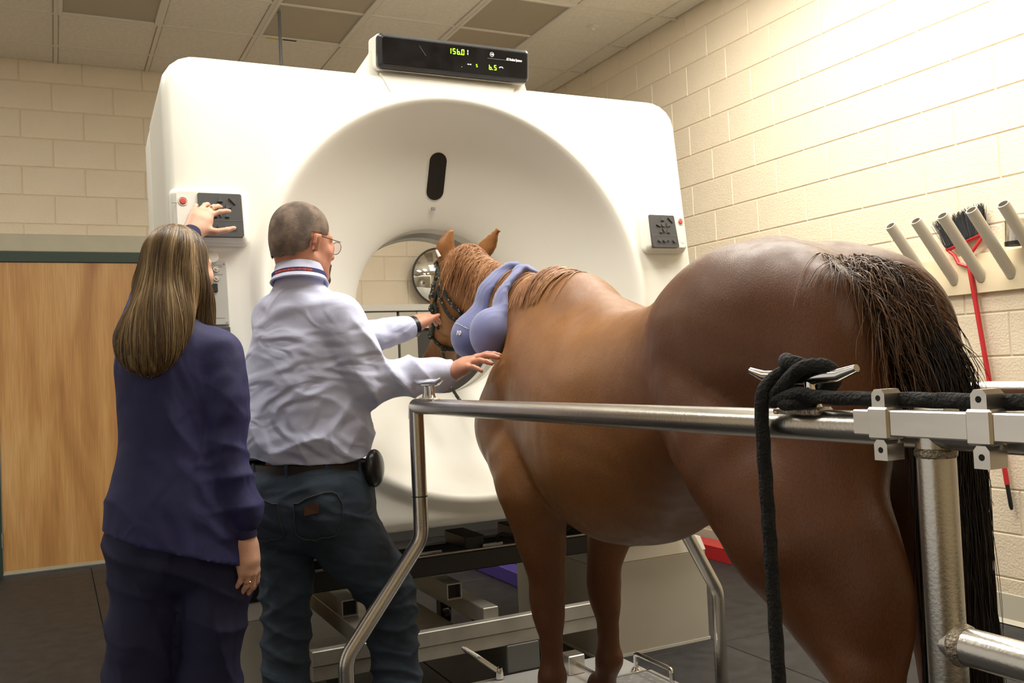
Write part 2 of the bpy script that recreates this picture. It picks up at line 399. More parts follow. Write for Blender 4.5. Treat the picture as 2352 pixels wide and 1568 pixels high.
# ------------------------------------------------------------------ CT scanner
TILT = R(-6.5)
gan = empty('ct_scanner', (1.5, 3.31, .68), 'large white CT scanner tilted back with a flared round bore', 'scanner', rot=(TILT, 0, 0))
GW, GH, BZ = 2.25, 1.80, .90          # local: front face at y=0, z 0..GH, bore centre z=BZ
def outline(inset, n=24, r=.125):
    return [(x, z+GH/2) for x, z in rrect(GW-2*inset, GH-2*inset, max(r-inset, .02), n)]
base_out = outline(0)
# resample outline evenly so the rings line up with the circle
def ring_pts(inset, N=192):
    P = np.array(outline(inset)+[outline(inset)[0]]); d = np.r_[0, np.cumsum(np.hypot(*np.diff(P, axis=0).T))]
    t = np.linspace(0, d[-1], N, endpoint=False); return np.c_[np.interp(t, d, P[:, 0]), np.interp(t, d, P[:, 1])]
N = 192; o0 = ring_pts(0, N); ang = np.unwrap(np.arctan2(o0[:, 1]-BZ, o0[:, 0]))
def circ(r): return np.c_[r*np.cos(ang), BZ+r*np.sin(ang)]
rings = []
for ins, d in ((.006, .47), (0, .46), (0, .05), (.004, .025), (.016, .008), (.034, .0)): rings.append((ring_pts(ins, N), d))
face_in = circ(.862); o1 = ring_pts(.034, N)
for t in (.3, .6, .85): rings.append((o1*(1-t)+face_in*t, 0.0))
PROF = [(.862, 0.), (.853, -.004), (.842, -.012), (.828, -.021), (.813, -.025), (.799, -.020), (.786, -.005), (.773, .020), (.758, .052), (.738, .088), (.710, .125), (.675, .160), (.63, .193), (.58, .223), (.53, .250), (.48, .276), (.43, .303), (.395, .326), (.374, .340), (.364, .352)]
for r, d in PROF: rings.append((circ(r), d))
mb = MB(); vs = []; fs = []
for P, d in rings: vs += [(p[0], d, p[1]) for p in P]
for i in range(len(rings)-1):
    for k in range(N): fs.append((i*N+k, i*N+(k+1) % N, (i+1)*N+(k+1) % N, (i+1)*N+k))
mb.add(vs, fs); mb.build('front_cover', 'gantry_white', gan, ang=50)
# bore liner with a clear scan band
mb = MB().lathe([(.366, .352), (.362, .356), (.361, .42)], (0, 0, BZ), 'y', 96); mb.build('bore_ring', 'gantry_cream', gan)
mb = MB().lathe([(.361, .42), (.361, .50)], (0, 0, BZ), 'y', 96); mb.build('scan_window', mat('scan_window', (.45, .44, .41), .2), gan)
mb = MB().lathe([(.361, .50), (.361, .56), (.40, .62), (.47, .69), (.56, .76), (.62, .80)], (0, 0, BZ), 'y', 96); mb.build('rear_funnel', 'gantry_white', gan)
# rear body: an open-bored shell a little smaller than the front cover
rr = []
for ins, d in ((.012, .472), (.012, .50), (.004, .52), (.004, .70), (.05, .82), (.09, .86)): rr.append((ring_pts(ins, N), d))
rr.append((circ(.62), .86)); rr.append((circ(.62), .80))
vs = []; fs = []
for P, d in rr: vs += [(p[0], d, p[1]) for p in P]
for i in range(len(rr)-1):
    for k in range(N): fs.append((i*N+k, i*N+(k+1) % N, (i+1)*N+(k+1) % N, (i+1)*N+k))
MB().add(vs, fs).build('rear_cover', 'gantry_cream', gan, ang=50)
# laser window in the funnel: lies on the cone at r ~ .54 above the bore
def funnel(r):  # depth at radius r
    return float(np.interp(-r, [-p[0] for p in PROF], [p[1] for p in PROF]))
r0, r1 = .645, .475
sl = math.atan2(funnel(r1)-funnel(r0), r0-r1)   # slope of the cone
lw_rot = (-(math.pi/2-sl), 0, 0)
cz, cy = BZ+(r0+r1)/2, (funnel(r0)+funnel(r1))/2
pl = [(x, z) for x, z in rrect(.078, .205, .0385, 8)]
# window frame built flat (x, along-slope) then turned onto the cone; outward normal points down and to the camera
def on_cone(mbx): 
    # local: x right, z along slope (up = outward), y depth behind the surface
    t = Vector((0, -(funnel(r1)-funnel(r0)), (r0-r1))).normalized(); nrm = Vector((0, -t.z, t.y))
    nrm = -nrm if nrm.z > 0 else nrm
    M = Matrix(((1, 0, 0, 0), (0, -nrm.y, t.y, cy), (0, -nrm.z, t.z, cz), (0, 0, 0, 1)))
    return mbx.xf(M)
on_cone(MB().prism(pl, -.0035, .012)).build('laser_window', mat('smoked_glass', (.020, .018, .016), .3), gan)
on_cone(MB().prism([(x, z) for x, z in rrect(.088, .215, .0435, 8)], -.0015, .011)).build('laser_window_rim', 'gantry_cream', gan)
on_cone(MB().box(-.006, -.0045, -.012, .004, -.0036, .016)).build('laser_slit', 'black_soft', gan)
MB().box(-.012, funnel(.44)-.01, BZ+.428, .006, funnel(.44)-.004, BZ+.44).build('scan_mark', 'print_grey', gan)
# display on top
disp = empty('top_display', (.0, 0, GH)); disp.parent = gan
pts = [(-.45, -.03), (-.40, .10), (.40, .10), (.45, -.03)]
MB().prism([(-.40, -.03), (-.325, .095), (.345, .095), (.37, -.03)], .02, .26).build('mount', 'gantry_white', disp)
on = MB().prism([(-.26, -.085), (-.30, -.005), (.30, -.005), (.26, -.085)], -.004, .01)
on.build('mount_apron', 'gantry_white', disp)
dh = empty('display_head', (0, -.035, .068)); dh.parent = disp; dh.rotation_euler = (R(14), 0, 0)
# one flat level of parts under the head is enough: parent everything to the display itself
bpy.data.objects.remove(dh)
DM = Matrix.Translation((.018, -.055, .068)) @ Matrix.Rotation(R(13), 4, 'X')
def dpart(mbx, name, m): return mbx.xf(DM).build(name, m, disp)
def bevel_plate(w, h, r, y0, y1, c, n=6):
    mbx = MB(); A = rrect(w, h, r, n); B = rrect(w-2*c, h-2*c, max(r-c, .003), n); m = len(A)
    mbx.add([(x, y1, z) for x, z in A]+[(x, y0+c, z) for x, z in A]+[(x, y0, z) for x, z in B],
            [tuple(range(m)), tuple(range(2*m, 3*m))]+[q for i in range(m) for q in ((i, (i+1) % m, m+(i+1) % m, m+i), (m+i, m+(i+1) % m, 2*m+(i+1) % m, 2*m+i))])
    return mbx
dpart(bevel_plate(.675, .142, .02, .030, .12, .01), 'rear_shell', 'gantry_white')
dpart(bevel_plate(.670, .136, .020, 0, .034, .012), 'bezel', mat('bezel_black', (.022, .022, .024), .3))
face = dpart(bevel_plate(.640, .106, .008, -.002, .01, .0015), 'screen', 'black_gloss')
SEG = {'0': 'abcdef', '1': 'bc', '5': 'afgcd', '6': 'fgcde', 'S': 'afgcd'}
def digit(ch, x, z, h, name='digit'):
    wd = h*.56; t = h*.15; mbx = MB(); segs = {'a': (-wd/2+t*.5, h/2-t, wd/2-t*.5, h/2), 'g': (-wd/2+t*.5, -t/2, wd/2-t*.5, t/2), 'd': (-wd/2+t*.5, -h/2, wd/2-t*.5, -h/2+t),
        'f': (-wd/2, t*.3, -wd/2+t, h/2-t*.4), 'b': (wd/2-t, t*.3, wd/2, h/2-t*.4), 'e': (-wd/2, -h/2+t*.4, -wd/2+t, -t*.3), 'c': (wd/2-t, -h/2+t*.4, wd/2, -t*.3)}
    for s in SEG[ch]:
        a, b, c, d = segs[s]; mbx.box(x+a, -.0035, z+b, x+c, -.0022, z+d)
    return dpart(mbx, name, 'led')
for ch, x in (('1', -.0335), ('5', -.0145), ('6', .0045), ('0', .024)): digit(ch, x, .026, .023)
dpart(MB().box(.0130, -.0035, .0145, .0165, -.0022, .018), 'decimal_point', 'led')
digit('6', .148, -.0215, .021); digit('5', .171, -.0215, .021)
dpart(MB().box(.157, -.0035, -.032, .160, -.0022, -.029), 'decimal_point', 'led')
for ch, x, z, h in (('S', .0865, -.0215, .012),): digit(ch, x, z, h, 'letter')
dpart(MB().box(.018, -.0033, -.0335, .0205, -.0022, -.032), 'indicator', 'led')
def arrow(pts_, name='arrow_symbol'):
    mbx = MB()
    for q in pts_: mbx.prism(q, -.0032, -.0022)
    return dpart(mbx, name, 'print_white')
ax_, az_ = .046, .0275
arrow([[(ax_-.0035, az_+.004), (ax_+.0035, az_+.004), (ax_, az_+.011)], [(ax_-.0035, az_-.004), (ax_+.0035, az_-.004), (ax_, az_-.011)], [(ax_-.001, az_-.004), (ax_+.001, az_-.004), (ax_+.001, az_+.004), (ax_-.001, az_+.004)]])
ax_, az_ = .053, -.0195
arrow([[(ax_-.004, az_-.0035), (ax_-.004, az_+.0035), (ax_-.010, az_)], [(ax_+.004, az_-.0035), (ax_+.004, az_+.0035), (ax_+.010, az_)], [(ax_-.004, az_-.001), (ax_+.004, az_-.001), (ax_+.004, az_+.001), (ax_-.004, az_+.001)]])
ax_, az_ = .198, -.0165
arrow([[(ax_-.004, az_-.004), (ax_-.0045, az_+.003), (ax_-.011, az_-.004)], [(ax_+.004, az_-.004), (ax_+.0045, az_+.003), (ax_+.011, az_-.004)], [(ax_-.005, az_-.001), (ax_+.005, az_-.001), (ax_+.003, az_+.002), (ax_-.003, az_+.002)]])
dpart(MB().box(.135, -.003, .0135, .222, -.0022, .0145), 'printed_line', 'print_grey')
lm = text_mesh('GE Medical Systems', .0145, .0003, .25, .0004)
lt = link('lettering', lm, 'print_white', disp); lt.matrix_local = DM @ Matrix.Translation((.258, -.0026, .0185)) @ Matrix.Rotation(R(90), 4, 'X') @ Matrix.Diagonal((.62, 1, 1, 1))
mbx = MB().lathe([(.0095, -.0032), (.0095, -.0022), (.0082, -.0022), (.0082, -.0032), (.0095, -.0032)], (.155, 0, .031), 'y', 24); dpart(mbx, 'emblem_ring', 'print_white')
lm = text_mesh('GE', .0105, .0003, .35, .0003)
lt = link('emblem_letters', lm, 'print_white', disp); lt.matrix_local = DM @ Matrix.Translation((.155, -.0026, .031)) @ Matrix.Rotation(R(90), 4, 'X')
s0 = MB().tube([(-.165, -.0024, .032), (-.137, -.0024, -.005)], .0005, 4); dpart(s0, 'scratch', 'print_grey')

# control panels
def control_panel(cx, cz, side, wd, ht):
    e = empty('control_panel', (cx, 0, cz)); e.parent = gan
    def pp(mbx, n, m): return mbx.build(n, m, e)
    pp(bevel_plate(wd, ht, .028, -.028, .004, .012, 7), 'base_plate', 'gantry_white')
    kx = .035*(-side) if abs(side) else 0
    body = bevel_plate(wd*.93, ht*.92, .024, -.048, -.026, .012, 7); pp(body, 'housing', 'gantry_white')
    kw, kh = (.150, .160) if side < 0 else (.135, .150); kx = (.032 if side < 0 else -.024); kz = -.002
    kp = MB(); A = rrect(kw, kh, .006, 3); m_ = len(A)
    kp.add([(kx+x, -.046, kz+z) for x, z in A]+[(kx+x, -.052-(.014*(.5-z/kh)), kz+z) for x, z in A], [tuple(range(m_)), tuple(range(m_, 2*m_))]+[(i, (i+1) % m_, m_+(i+1) % m_, m_+i) for i in range(m_)])
    pp(kp, 'keypad', 'dark_plastic')
    sy = lambda z: -.052-(.014*(.5-z/kh))
    def key(poly, n='key', t=.006):
        zc = sum(p[1] for p in poly)/len(poly); pp(MB().prism([(kx+x, kz+z) for x, z in poly], sy(zc)-t, sy(zc)+.004), n, 'key_plastic')
    s = .013; c0 = (.0, .028)
    def tri(x, z, a, s=.0125): return [(x+s*math.cos(R(a+q)), z+s*math.sin(R(a+q))) for q in (0, 130, 230)]
    key(tri(c0[0], c0[1]+.028, 90)); key(tri(c0[0], c0[1]-.026, 270)); key(tri(c0[0]-.026, c0[1], 180)); key(tri(c0[0]+.026, c0[1], 0))
    key([(c0[0]+.0095*math.cos(a), c0[1]+.0095*math.sin(a)) for a in np.linspace(0, 2*math.pi, 14)[:-1]])
    key(tri(c0[0]-.019, c0[1]-.03, 90, .010)); key(tri(c0[0]+.021, c0[1]-.03, 90, .010))
    key([(.030, .062), (.052, .062), (.052, .038)])
    pp(MB().box(kx-kw/2+.004, sy(-.021)-.001, kz-.0215, kx+kw/2-.004, sy(-.021)+.003, kz-.0205), 'divider_line', 'print_grey')
    for x, r_ in ((-.034, .008), (-.008, .008), (.013, .004), (.044, .009)):
        key([(x+r_*math.cos(a), -.044+r_*math.sin(a)) for a in np.linspace(0, 2*math.pi, 13)[:-1]], 'round_key', .008)
    bx = -.092 if side < 0 else .079
    bz = .046
    rb = MB().lathe([(.0155, -.050), (.0175, -.0485), (.0185, -.046)], (bx, 0, bz), 'y', 24); pp(rb, 'stop_button_rim', 'gantry_cream')
    pp(MB().lathe([(0, -.052), (.009, -.0515), (.0115, -.049), (.0115, -.044)], (bx, 0, bz), 'y', 20), 'stop_button', 'red_button')
    if side > 0: pp(MB().lathe([(0, -.0495), (.006, -.0495), (.009, -.049), (.011, -.046)], (bx, 0, -.045), 'y', 18), 'small_knob', 'gantry_cream')
    else: pp(MB().box(-wd/2+.004, -.0495, bz-.008, bx-.02, -.0475, bz-.006), 'engraved_line', 'print_grey')
    return e
control_panel(-.985, 1.178, -1, .268, .205)
control_panel(.965, 1.165, 1, .225, .182)
# connector plate under the left panel
cp = empty('connector_plate', (-.985, -.0, .905)); cp.parent = gan
MB().box(-.05, -.012, -.115, .05, .004, .115, .003).build('plate', mat('plate_grey', (.50, .50, .47), .4, .3), cp)
MB().lathe([(0, -.0235), (.02, -.0235), (.023, -.018), (.023, .001)], (-.0, 0, .128), 'y', 20).build('vent_knob', 'gantry_cream', cp)
for i, z in enumerate((.085, .052)):
    MB().lathe([(0, -.024), (.004, -.024), (.005, -.018), (.010, -.018), (.012, -.013), (.012, -.01)], (.012, 0, z), 'y', 14).build('connector', 'steel', cp)
MB().box(-.004, -.022, .002, .014, -.011, .032, .002).build('rocker_switch', 'black_plastic', cp)
for x, z in ((.04, .105), (.04, -.105), (-.04, .105), (-.04, -.105)): MB().lathe([(0, -.0145), (.003, -.014), (.004, -.012)], (x, 0, z), 'y', 10).build('screw', 'steel', cp)
for z, wd in ((.1, .03), (.094, .026), (.066, .05), (-.09, .03)): MB().box(.034-wd, -.0126, z-.001, .034, -.0118, z+.001).build('printed_line', 'print_grey', cp)
MB().box(-.05, -.016, -.15, .05, .004, -.12, .004).build('lower_socket', 'dark_plastic', cp)

# support pedestals, one each side, plain painted boxes with a stepped top
def pedestal(x0, x1, label):
    e = empty('scanner_pedestal', ((x0+x1)/2, 3.85, 0), label, 'pedestal', 'pedestals under the scanner'); h = (x1-x0)/2
    MB().box(-h, -.385, .0, h, .40, .405, .006).build('body', 'pillar_paint', e)
    MB().prism([(-.385, .405), (.40, .405), (.40, .46), (-.35, .46)], -h, h, 'x').build('sloped_cap', 'cabinet_white', e)
    MB().box(-h-.002, -.387, -.0, h+.002, .402, .012).build('skirting', 'cabinet_white', e)
    return e
pedestal(.36, .80, 'cream painted pedestal under the scanner by the man in jeans')
pedestal(2.06, 2.64, 'cream painted pedestal under the scanner beside the red floor channel')

# black cross beam and bearings right under the covers
bm_ = empty('tilt_frame', (1.43, 3.52, .462), 'black steel tilt frame spanning the pedestals below the scanner', 'frame')
MB().box(-.90, -.03, .0, .95, .03, .075, .004).build('cross_beam', 'dark_steel', bm_)
MB().box(-.90, .20, .0, .95, .26, .075, .004).build('cross_beam', 'dark_steel', bm_)
MB().box(-.90, -.024, .076, .95, -.004, .082).build('bright_strip', 'steel', bm_)
for x in (-.74, -.36, .05, .30, .62, .82):
    wd = random.uniform(.05, .12); MB().box(x, .0, .076, x+wd, .22, random.uniform(.12, .15), .004).build('bearing_block', 'black_plastic', bm_)
MB().box(-.30, -.02, .083, -.24, .02, .125, .003).build('relay_box', 'black_plastic', bm_)
MB().box(-.285, -.0225, .094, -.255, -.0195, .116).build('relay_label', 'yellow_label', bm_)
for x in (-.52, .18, .40): MB().tube(fillet_path([(x, .02, .08), (x+.03, -.0, .13), (x+.12, .0, .10), (x+.2, .02, .14)], .03), .006, 8).build('hose', 'black_soft', bm_)
for x in (-.15, .12): MB().tube([(x, -.015, .089), (x+.09, -.015, .089)], .007, 10).build('pin', 'steel_bright', bm_)

# aluminium lift trolley between the pedestals
tr = empty('lift_trolley', (1.40, 3.6, 0), 'aluminium rail trolley between the scanner pedestals', 'trolley')
def tp(mbx, n, m): mbx.v = [(a-1.40, b-3.6, c) for a, b, c in mbx.v]; return mbx.build(n, m, tr)
tp(MB().box(.78, 3.27, .258, 2.04, 3.31, .312, .003), 'front_bar', 'aluminium')
tp(MB().box(.78, 3.275, .205, 2.04, 3.31, .256, .003), 'front_bar', 'aluminium')
for x in (.955, 1.455):
    tp(MB().box(x, 3.31, .285, x+.065, 4.55, .352, .003), 'side_rail', 'aluminium')
def sq_tube(x, y0, y1, z, s):
    mbx = MB(); t = .005; a = [(x, z), (x+s, z), (x+s, z+s), (x, z+s)]; b = [(x+t, z+t), (x+s-t, z+t), (x+s-t, z+s-t), (x+t, z+s-t)]
    vs = [(p[0], y0, p[1]) for p in a]+[(p[0], y1, p[1]) for p in a]+[(p[0], y0, p[1]) for p in b]+[(p[0], y0+.25, p[1]) for p in b]; fs = []
    for i in range(4):
        j = (i+1) % 4; fs += [(i, j, 4+j, 4+i), (i, j, 8+j, 8+i), (8+i, 8+j, 12+j, 12+i)]
    fs += [(4, 5, 6, 7)]; mbx.add(vs, fs); return mbx
for x in (.955, 1.385): 
    tp(sq_tube(x, 3.5, 4.5, .354, .064), 'open_tube', 'aluminium')
    tp(MB().box(x+.005, 3.515, .359, x+.059, 3.52, .413), 'tube_mouth_shade', 'black_soft')  # black sheet stands in for the shade inside the open tube
tp(MB().box(1.06, 3.33, .235, 1.43, 4.5, .243), 'base_tray', 'aluminium')
tp(MB().box(1.0, 4.45, .245, 2.03, 4.52, .352, .003), 'rear_bar', 'aluminium')
tp(MB().box(.825, 3.312, .215, .865, 4.3, .25, .003), 'floor_strut', 'aluminium')
for x, y in ((.90, 3.42), (1.80, 3.42), (.98, 4.4), (1.72, 4.4)):
    tp(MB().lathe([(0, -.02), (.045, -.02), (.05, -.014), (.05, .014), (.045, .02), (0, .02)], (x, y, .05), 'x', 20), 'wheel', 'black_plastic')
    tp(MB().box(x-.028, y-.028, .05, x+.028, y+.028, .205).box(x-.03, y-.03, .19, x+.03, y+.03, .235, .003), 'wheel_fork', 'dark_steel')
tp(MB().box(1.53, 3.27, .10, 1.67, 3.62, .205, .003), 'motor_box', mat('grey_box', (.11, .11, .10), .5))
# cable chains on the floor
def cable_chain(x, y0, y1, z, label):
    e = empty('cable_chain', (x, y0, 0), label, 'cable chain', 'black cable chains under the scanner'); n = int((y1-y0)/.035)
    me = MB().box(-.035, .002, z, .035, .024, z+.012, .002).box(-.035, 0, z-.042, -.027, .033, z+.004, .002).box(.027, 0, z-.042, .035, .033, z+.004, .002).mesh('chain_link')
    for i in range(n): link('chain_link', me, 'black_plastic', e, (0, i*.035, 0))
    return e
cable_chain(1.90, 3.70, 4.40, .043, 'black plastic cable chain lying beside the pedestal')
cable_chain(.862, 3.30, 3.375, .043, 'black plastic cable chain lying by the jeans leg')
pb = empty('purple_floor_beam', (2.42, 5.15, 0), 'purple painted steel beam lying on the floor behind the scanner', 'beam')
MB().box(-.05, -.55, 0, .05, .75, .085, .004).build('beam', 'purple_paint', pb)
for y in (-.35, .1, .5): MB().box(-.03, y, .085, .03, y+.12, .10, .003).build('lug', 'purple_paint', pb)
# red channel on the floor by the wall
rc = MB(); rc.box(3.70, 4.62, 0, 3.712, 5.25, .075, .002).box(3.838, 4.62, 0, 3.85, 5.25, .075, .002).box(3.70, 4.62, .075, 3.85, 5.25, .088, .002)
tag(rc.build('floor_channel', 'red_paint'), 'red painted steel channel lying on the floor along the wall', 'channel')
# loading platform for the horse
dk = empty('platform', (1.55, 2.0, 0), 'low metal loading platform under the horse', 'platform')
def dp(mbx, n, m): mbx.v = [(a-1.55, b-2.0, c) for a, b, c in mbx.v]; return mbx.build(n, m, dk)
dp(MB().box(1.10, .55, .0, 2.0, 3.01, .094), 'frame', 'dark_steel')
dp(MB().box(1.115, .56, .094, 1.985, 3.0, .100), 'tread_plate', 'deck_plate')
dp(MB().box(1.10, .55, .094, 1.115, 3.01, .104).box(1.985, .55, .094, 2.0, 3.01, .104).box(1.10, 3.0, .094, 2.0, 3.012, .104), 'edge_trim', 'aluminium')
dp(MB().box(1.10, 3.014, .0, 2.0, 3.265, .098, .003), 'apron_plate', 'deck_white')
# raised lozenges of the tread plate: far too many to count
mbx = MB()
for i in range(34):
    for j in range(95):
        x, y = 1.13+i*.0255, .60+j*.0255
        if y < 1.9: continue
        a = (i+j) % 2; dx, dy = (.009, .0028) if a else (.0028, .009)
        mbx.add([(x-dx, y, .1), (x, y-dy, .1), (x+dx, y, .1), (x, y+dy, .1), (x, y, .1012)], [(0, 1, 4), (1, 2, 4), (2, 3, 4), (3, 0, 4)])
o = dp(mbx, 'tread_pattern', 'deck_plate'); o['kind'] = 'stuff'
def bow_handle(x, y0, y1):
    return MB().tube(fillet_path([(x, y0, .10), (x, y0, .165), (x, y1, .165), (x, y1, .10)], .015), .0085, 10)
dp(bow_handle(1.955, 2.80, 3.03), 'bow_handle', 'steel_bright')
for y in (2.80, 3.03): dp(MB().lathe([(0, .014), (.012, .013), (.02, .004), (.02, 0)], (1.955, y, .1), 'z', 14), 'handle_foot', 'steel_bright')
# bolt latch joining the plates
dp(MB().box(1.70, 2.86, .1, 1.80, 2.98, .106, .002), 'latch_base', 'steel_bright')
dp(MB().box(1.725, 2.90, .106, 1.735, 2.96, .150, .002), 'latch_ear', 'steel_bright'); dp(MB().box(1.765, 2.90, .106, 1.775, 2.96, .150, .002), 'latch_ear', 'steel_bright')
dp(MB().tube([(1.75, 2.86, .135), (1.75, 3.16, .135)], .008, 10), 'latch_bolt', 'steel_bright')
dp(MB().box(1.715, 3.12, .098, 1.785, 3.19, .170, .003), 'latch_keeper', 'steel_brushed')
dp(MB().tube([(1.715, 2.93, .138), (1.79, 2.93, .138)], .006, 8), 'latch_pin', 'steel_bright')
tp(MB().tube(fillet_path([(1.34, 3.29, .235), (1.40, 3.245, .19), (1.475, 3.24, .128)], .02), .010, 10), 'tie_rod', 'steel')
tp(MB().lathe([(0, .022), (.013, .020), (.017, .0), (.017, -.02), (0, -.022)], (1.478, 3.24, .122), 'z', 14), 'rod_nut', 'steel_bright')

# ------------------------------------------------------------------ stocks
PR = .0245
lf = empty('stocks_rail', (1.05, 2.0, 0), 'steel pipe stocks rail with bent front leg and tied rope cleat', 'stocks rail', 'stocks rails')
def lp(mbx, n, m, **k): mbx.v = [(a-1.05, b-2.0, c) for a, b, c in mbx.v]; return mbx.build(n, m, lf, **k)
ZR = 1.16
fl = lambda x_t, x_b, y: fillet_path([(x_t, y, ZR+.004), (x_t, y, .735), (x_b, y, .395), (x_b, y, 0.0)], .10, 8)
lp(MB().tube(fillet_path([(1.05, .42, ZR), (1.05, 2.855, ZR), (1.05, 2.862, ZR-.04)], .006), PR, 24), 'top_rail', 'steel')
lp(MB().tube(fl(1.05, .785, 2.855), PR, 24), 'front_leg', 'steel')
lp(MB().tube([(1.05, 2.855, .868), (1.05, 2.855, .872)], PR+.0008, 24), 'sleeve_joint', 'dark_steel')
lp(MB().tube([(1.05, .872, ZR), (1.05, .872, .30), (1.05, .872, .0)], PR*1.02, 24), 'rear_post', 'steel')
lp(MB().lathe([(PR+.0005, 0), (PR+.003, -.004), (PR+.0025, -.010), (PR+.0004, -.013)], (1.05, .872, ZR-.022), 'z', 20), 'weld_bead', 'weld')
lp(MB().tube([(1.05, .872, .883), (1.05, .42, .883)], PR, 24), 'gate_pipe', 'steel')
lp(MB().lathe([(PR+.0005, .006), (PR+.004, .0), (PR+.003, -.007), (PR+.0004, -.012)], (1.05, .872-.022, .883), 'y', 20), 'weld_bead', 'weld')
# boss pads (welds) under the cleat
def horn_cleat(y, name_parent=None):
    h = .075; mbx = MB(); z = ZR+PR
    P = [(1.05, y-.115, z+.062), (1.05, y-.08, z+.052), (1.05, y-.03, z+.050), (1.05, y+.03, z+.050), (1.05, y+.08, z+.052), (1.05, y+.115, z+.062)]
    mbx.tube(P, [.006, .010, .0125, .0125, .010, .006], 12)
    for s in (-.028, .028): mbx.tube([(1.05, y+s, z-.006), (1.05, y+s*.8, z+.02), (1.05, y+s*.7, z+.052)], [.014, .010, .011], 12)
    lp(mbx, 'horn_cleat', 'steel_bright')
    lp(MB().box(1.05-.018, y-.05, z-.010, 1.05+.018, y+.05, z+.004, .004), 'cleat_weld', 'weld')
CY = 1.115
horn_cleat(CY); horn_cleat(2.735)
# sliding latch bar and its clamps, on the camera side of the rail
XS = 1.05-PR-.012
lp(MB().box(XS-.014, .44, ZR-.005, XS+.010, .965, ZR+.030, .002), 'latch_bar', 'steel_brushed')
def clamp(y):
    lp(MB().box(XS-.018, y-.018, ZR-.010, XS+.014, y+.018, ZR+.034, .003), 'clamp_band', 'steel_brushed')
    for z0, z1 in ((ZR+.034, ZR+.058), (ZR-.038, ZR-.010)):
        lp(MB().prism([(y-.011, z0), (y+.011, z0), (y+.011, z1-.006), (y+.006, z1), (y-.006, z1), (y-.011, z1-.006)], XS-.014, XS+.018, 'x'), 'clamp_lug', 'steel_brushed')
        lp(MB().lathe([(0, 0), (.0042, 0)], (XS-.0142, y, (z0+z1)/2), 'x', 12), 'bolt_hole', 'black_soft')
clamp(.918); clamp(.765)
lp(MB().box(1.05-.012, .845, ZR+PR-.004, 1.05+.018, .895, ZR+PR+.018, .002), 'stop_block', 'steel_brushed')
# far rail
rf = empty('stocks_rail', (2.03, 2.0, 0), 'steel pipe stocks rail on the far side of the horse', 'stocks rail', 'stocks rails')
def rp_(mbx, n, m): mbx.v = [(a-2.03, b-2.0, c) for a, b, c in mbx.v]; return mbx.build(n, m, rf)
rp_(MB().tube(fillet_path([(2.03, .42, ZR), (2.03, 2.855, ZR), (2.03, 2.862, ZR-.04)], .006), PR, 24), 'top_rail', 'steel')
rp_(MB().tube(fl(2.03, 2.22, 2.855), PR, 24), 'front_leg', 'steel')
rp_(MB().tube([(2.03, .872, ZR), (2.03, .872, .0)], PR, 24), 'rear_post', 'steel')

# rope tied to the cleat
rope = empty('tie_rope', (1.05, CY, ZR), 'thick black rope tied round the steel cleat and hanging down', 'rope')
def rope_mesh(pts, r=.0125, n=10, tw=60., lobes=3):
    P = catmull(pts, 10); d = np.r_[0, np.cumsum(np.linalg.norm(np.diff(P, axis=0), axis=1))]
    m = int(d[-1]/.005)+2; t = np.linspace(0, d[-1], m); Q = np.c_[[np.interp(t, d, P[:, i]) for i in range(3)]].T
    mbx = MB().tube([tuple(q) for q in Q], r, 12)
    v = np.array(mbx.v).reshape(m, 12, 3)
    a = np.arange(12)*2*np.pi/12
    for i in range(m):
        c = Q[i]; s = 1+.045*np.cos(lobes*(a)+t[i]*tw*2)
        v[i] = c+(v[i]-c)*s[:, None]
    mbx.v = [tuple(x) for x in v.reshape(-1, 3)]; return mbx
def rb(pts, n, r=.0125): 
    mbx = rope_mesh(pts, r); mbx.v = [(a-1.05, b-CY, c-ZR) for a, b, c in mbx.v]; return mbx.build(n, 'rope_black', rope)
z0 = ZR+PR
rb([(1.040, CY+.020, z0+.060), (1.020, CY+.036, z0+.045), (1.010, CY+.046, z0+.015), (1.010, CY+.048, z0-.06), (1.012, CY+.045, z0-.30), (1.010, CY+.04, z0-.60), (1.008, CY+.036, z0-.80), (1.01, CY+.04, .35)], 'hanging_end', .0112)
rb([(1.022, CY+.03, z0+.022), (1.022, CY+.005, z0+.040), (1.028, CY-.025, z0+.064), (1.05, CY-.055, z0+.066), (1.072, CY-.05, z0+.045), (1.072, CY-.02, z0+.03), (1.062, CY+.02, z0+.045), (1.045, CY+.022, z0+.068), (1.032, CY-.005, z0+.074), (1.045, CY-.035, z0+.060)], 'cleat_hitch', .0115)
rb([(1.02, CY+.03, z0+.012), (1.018, CY, z0+.020), (1.02, CY-.03, z0+.026), (1.028, CY-.07, z0+.020), (1.035, CY-.2, z0+.018), (1.04, CY-.4, z0+.016), (1.05, CY-.68, z0+.016)], 'taut_end', .0105)
rb([(1.045, CY+.025, z0+.02), (1.022, CY+.012, z0+.012), (1.02, CY-.02, z0+.012), (1.045, CY-.04, z0+.02)], 'base_turn', .0115)
mbx = MB().ball((-.010, .018, PR+.076), .0135, 12, 9); mbx.build('rope_knob', mat('rope_grey', (.075, .075, .085), .9, bump=.8, bscale=200), rope)

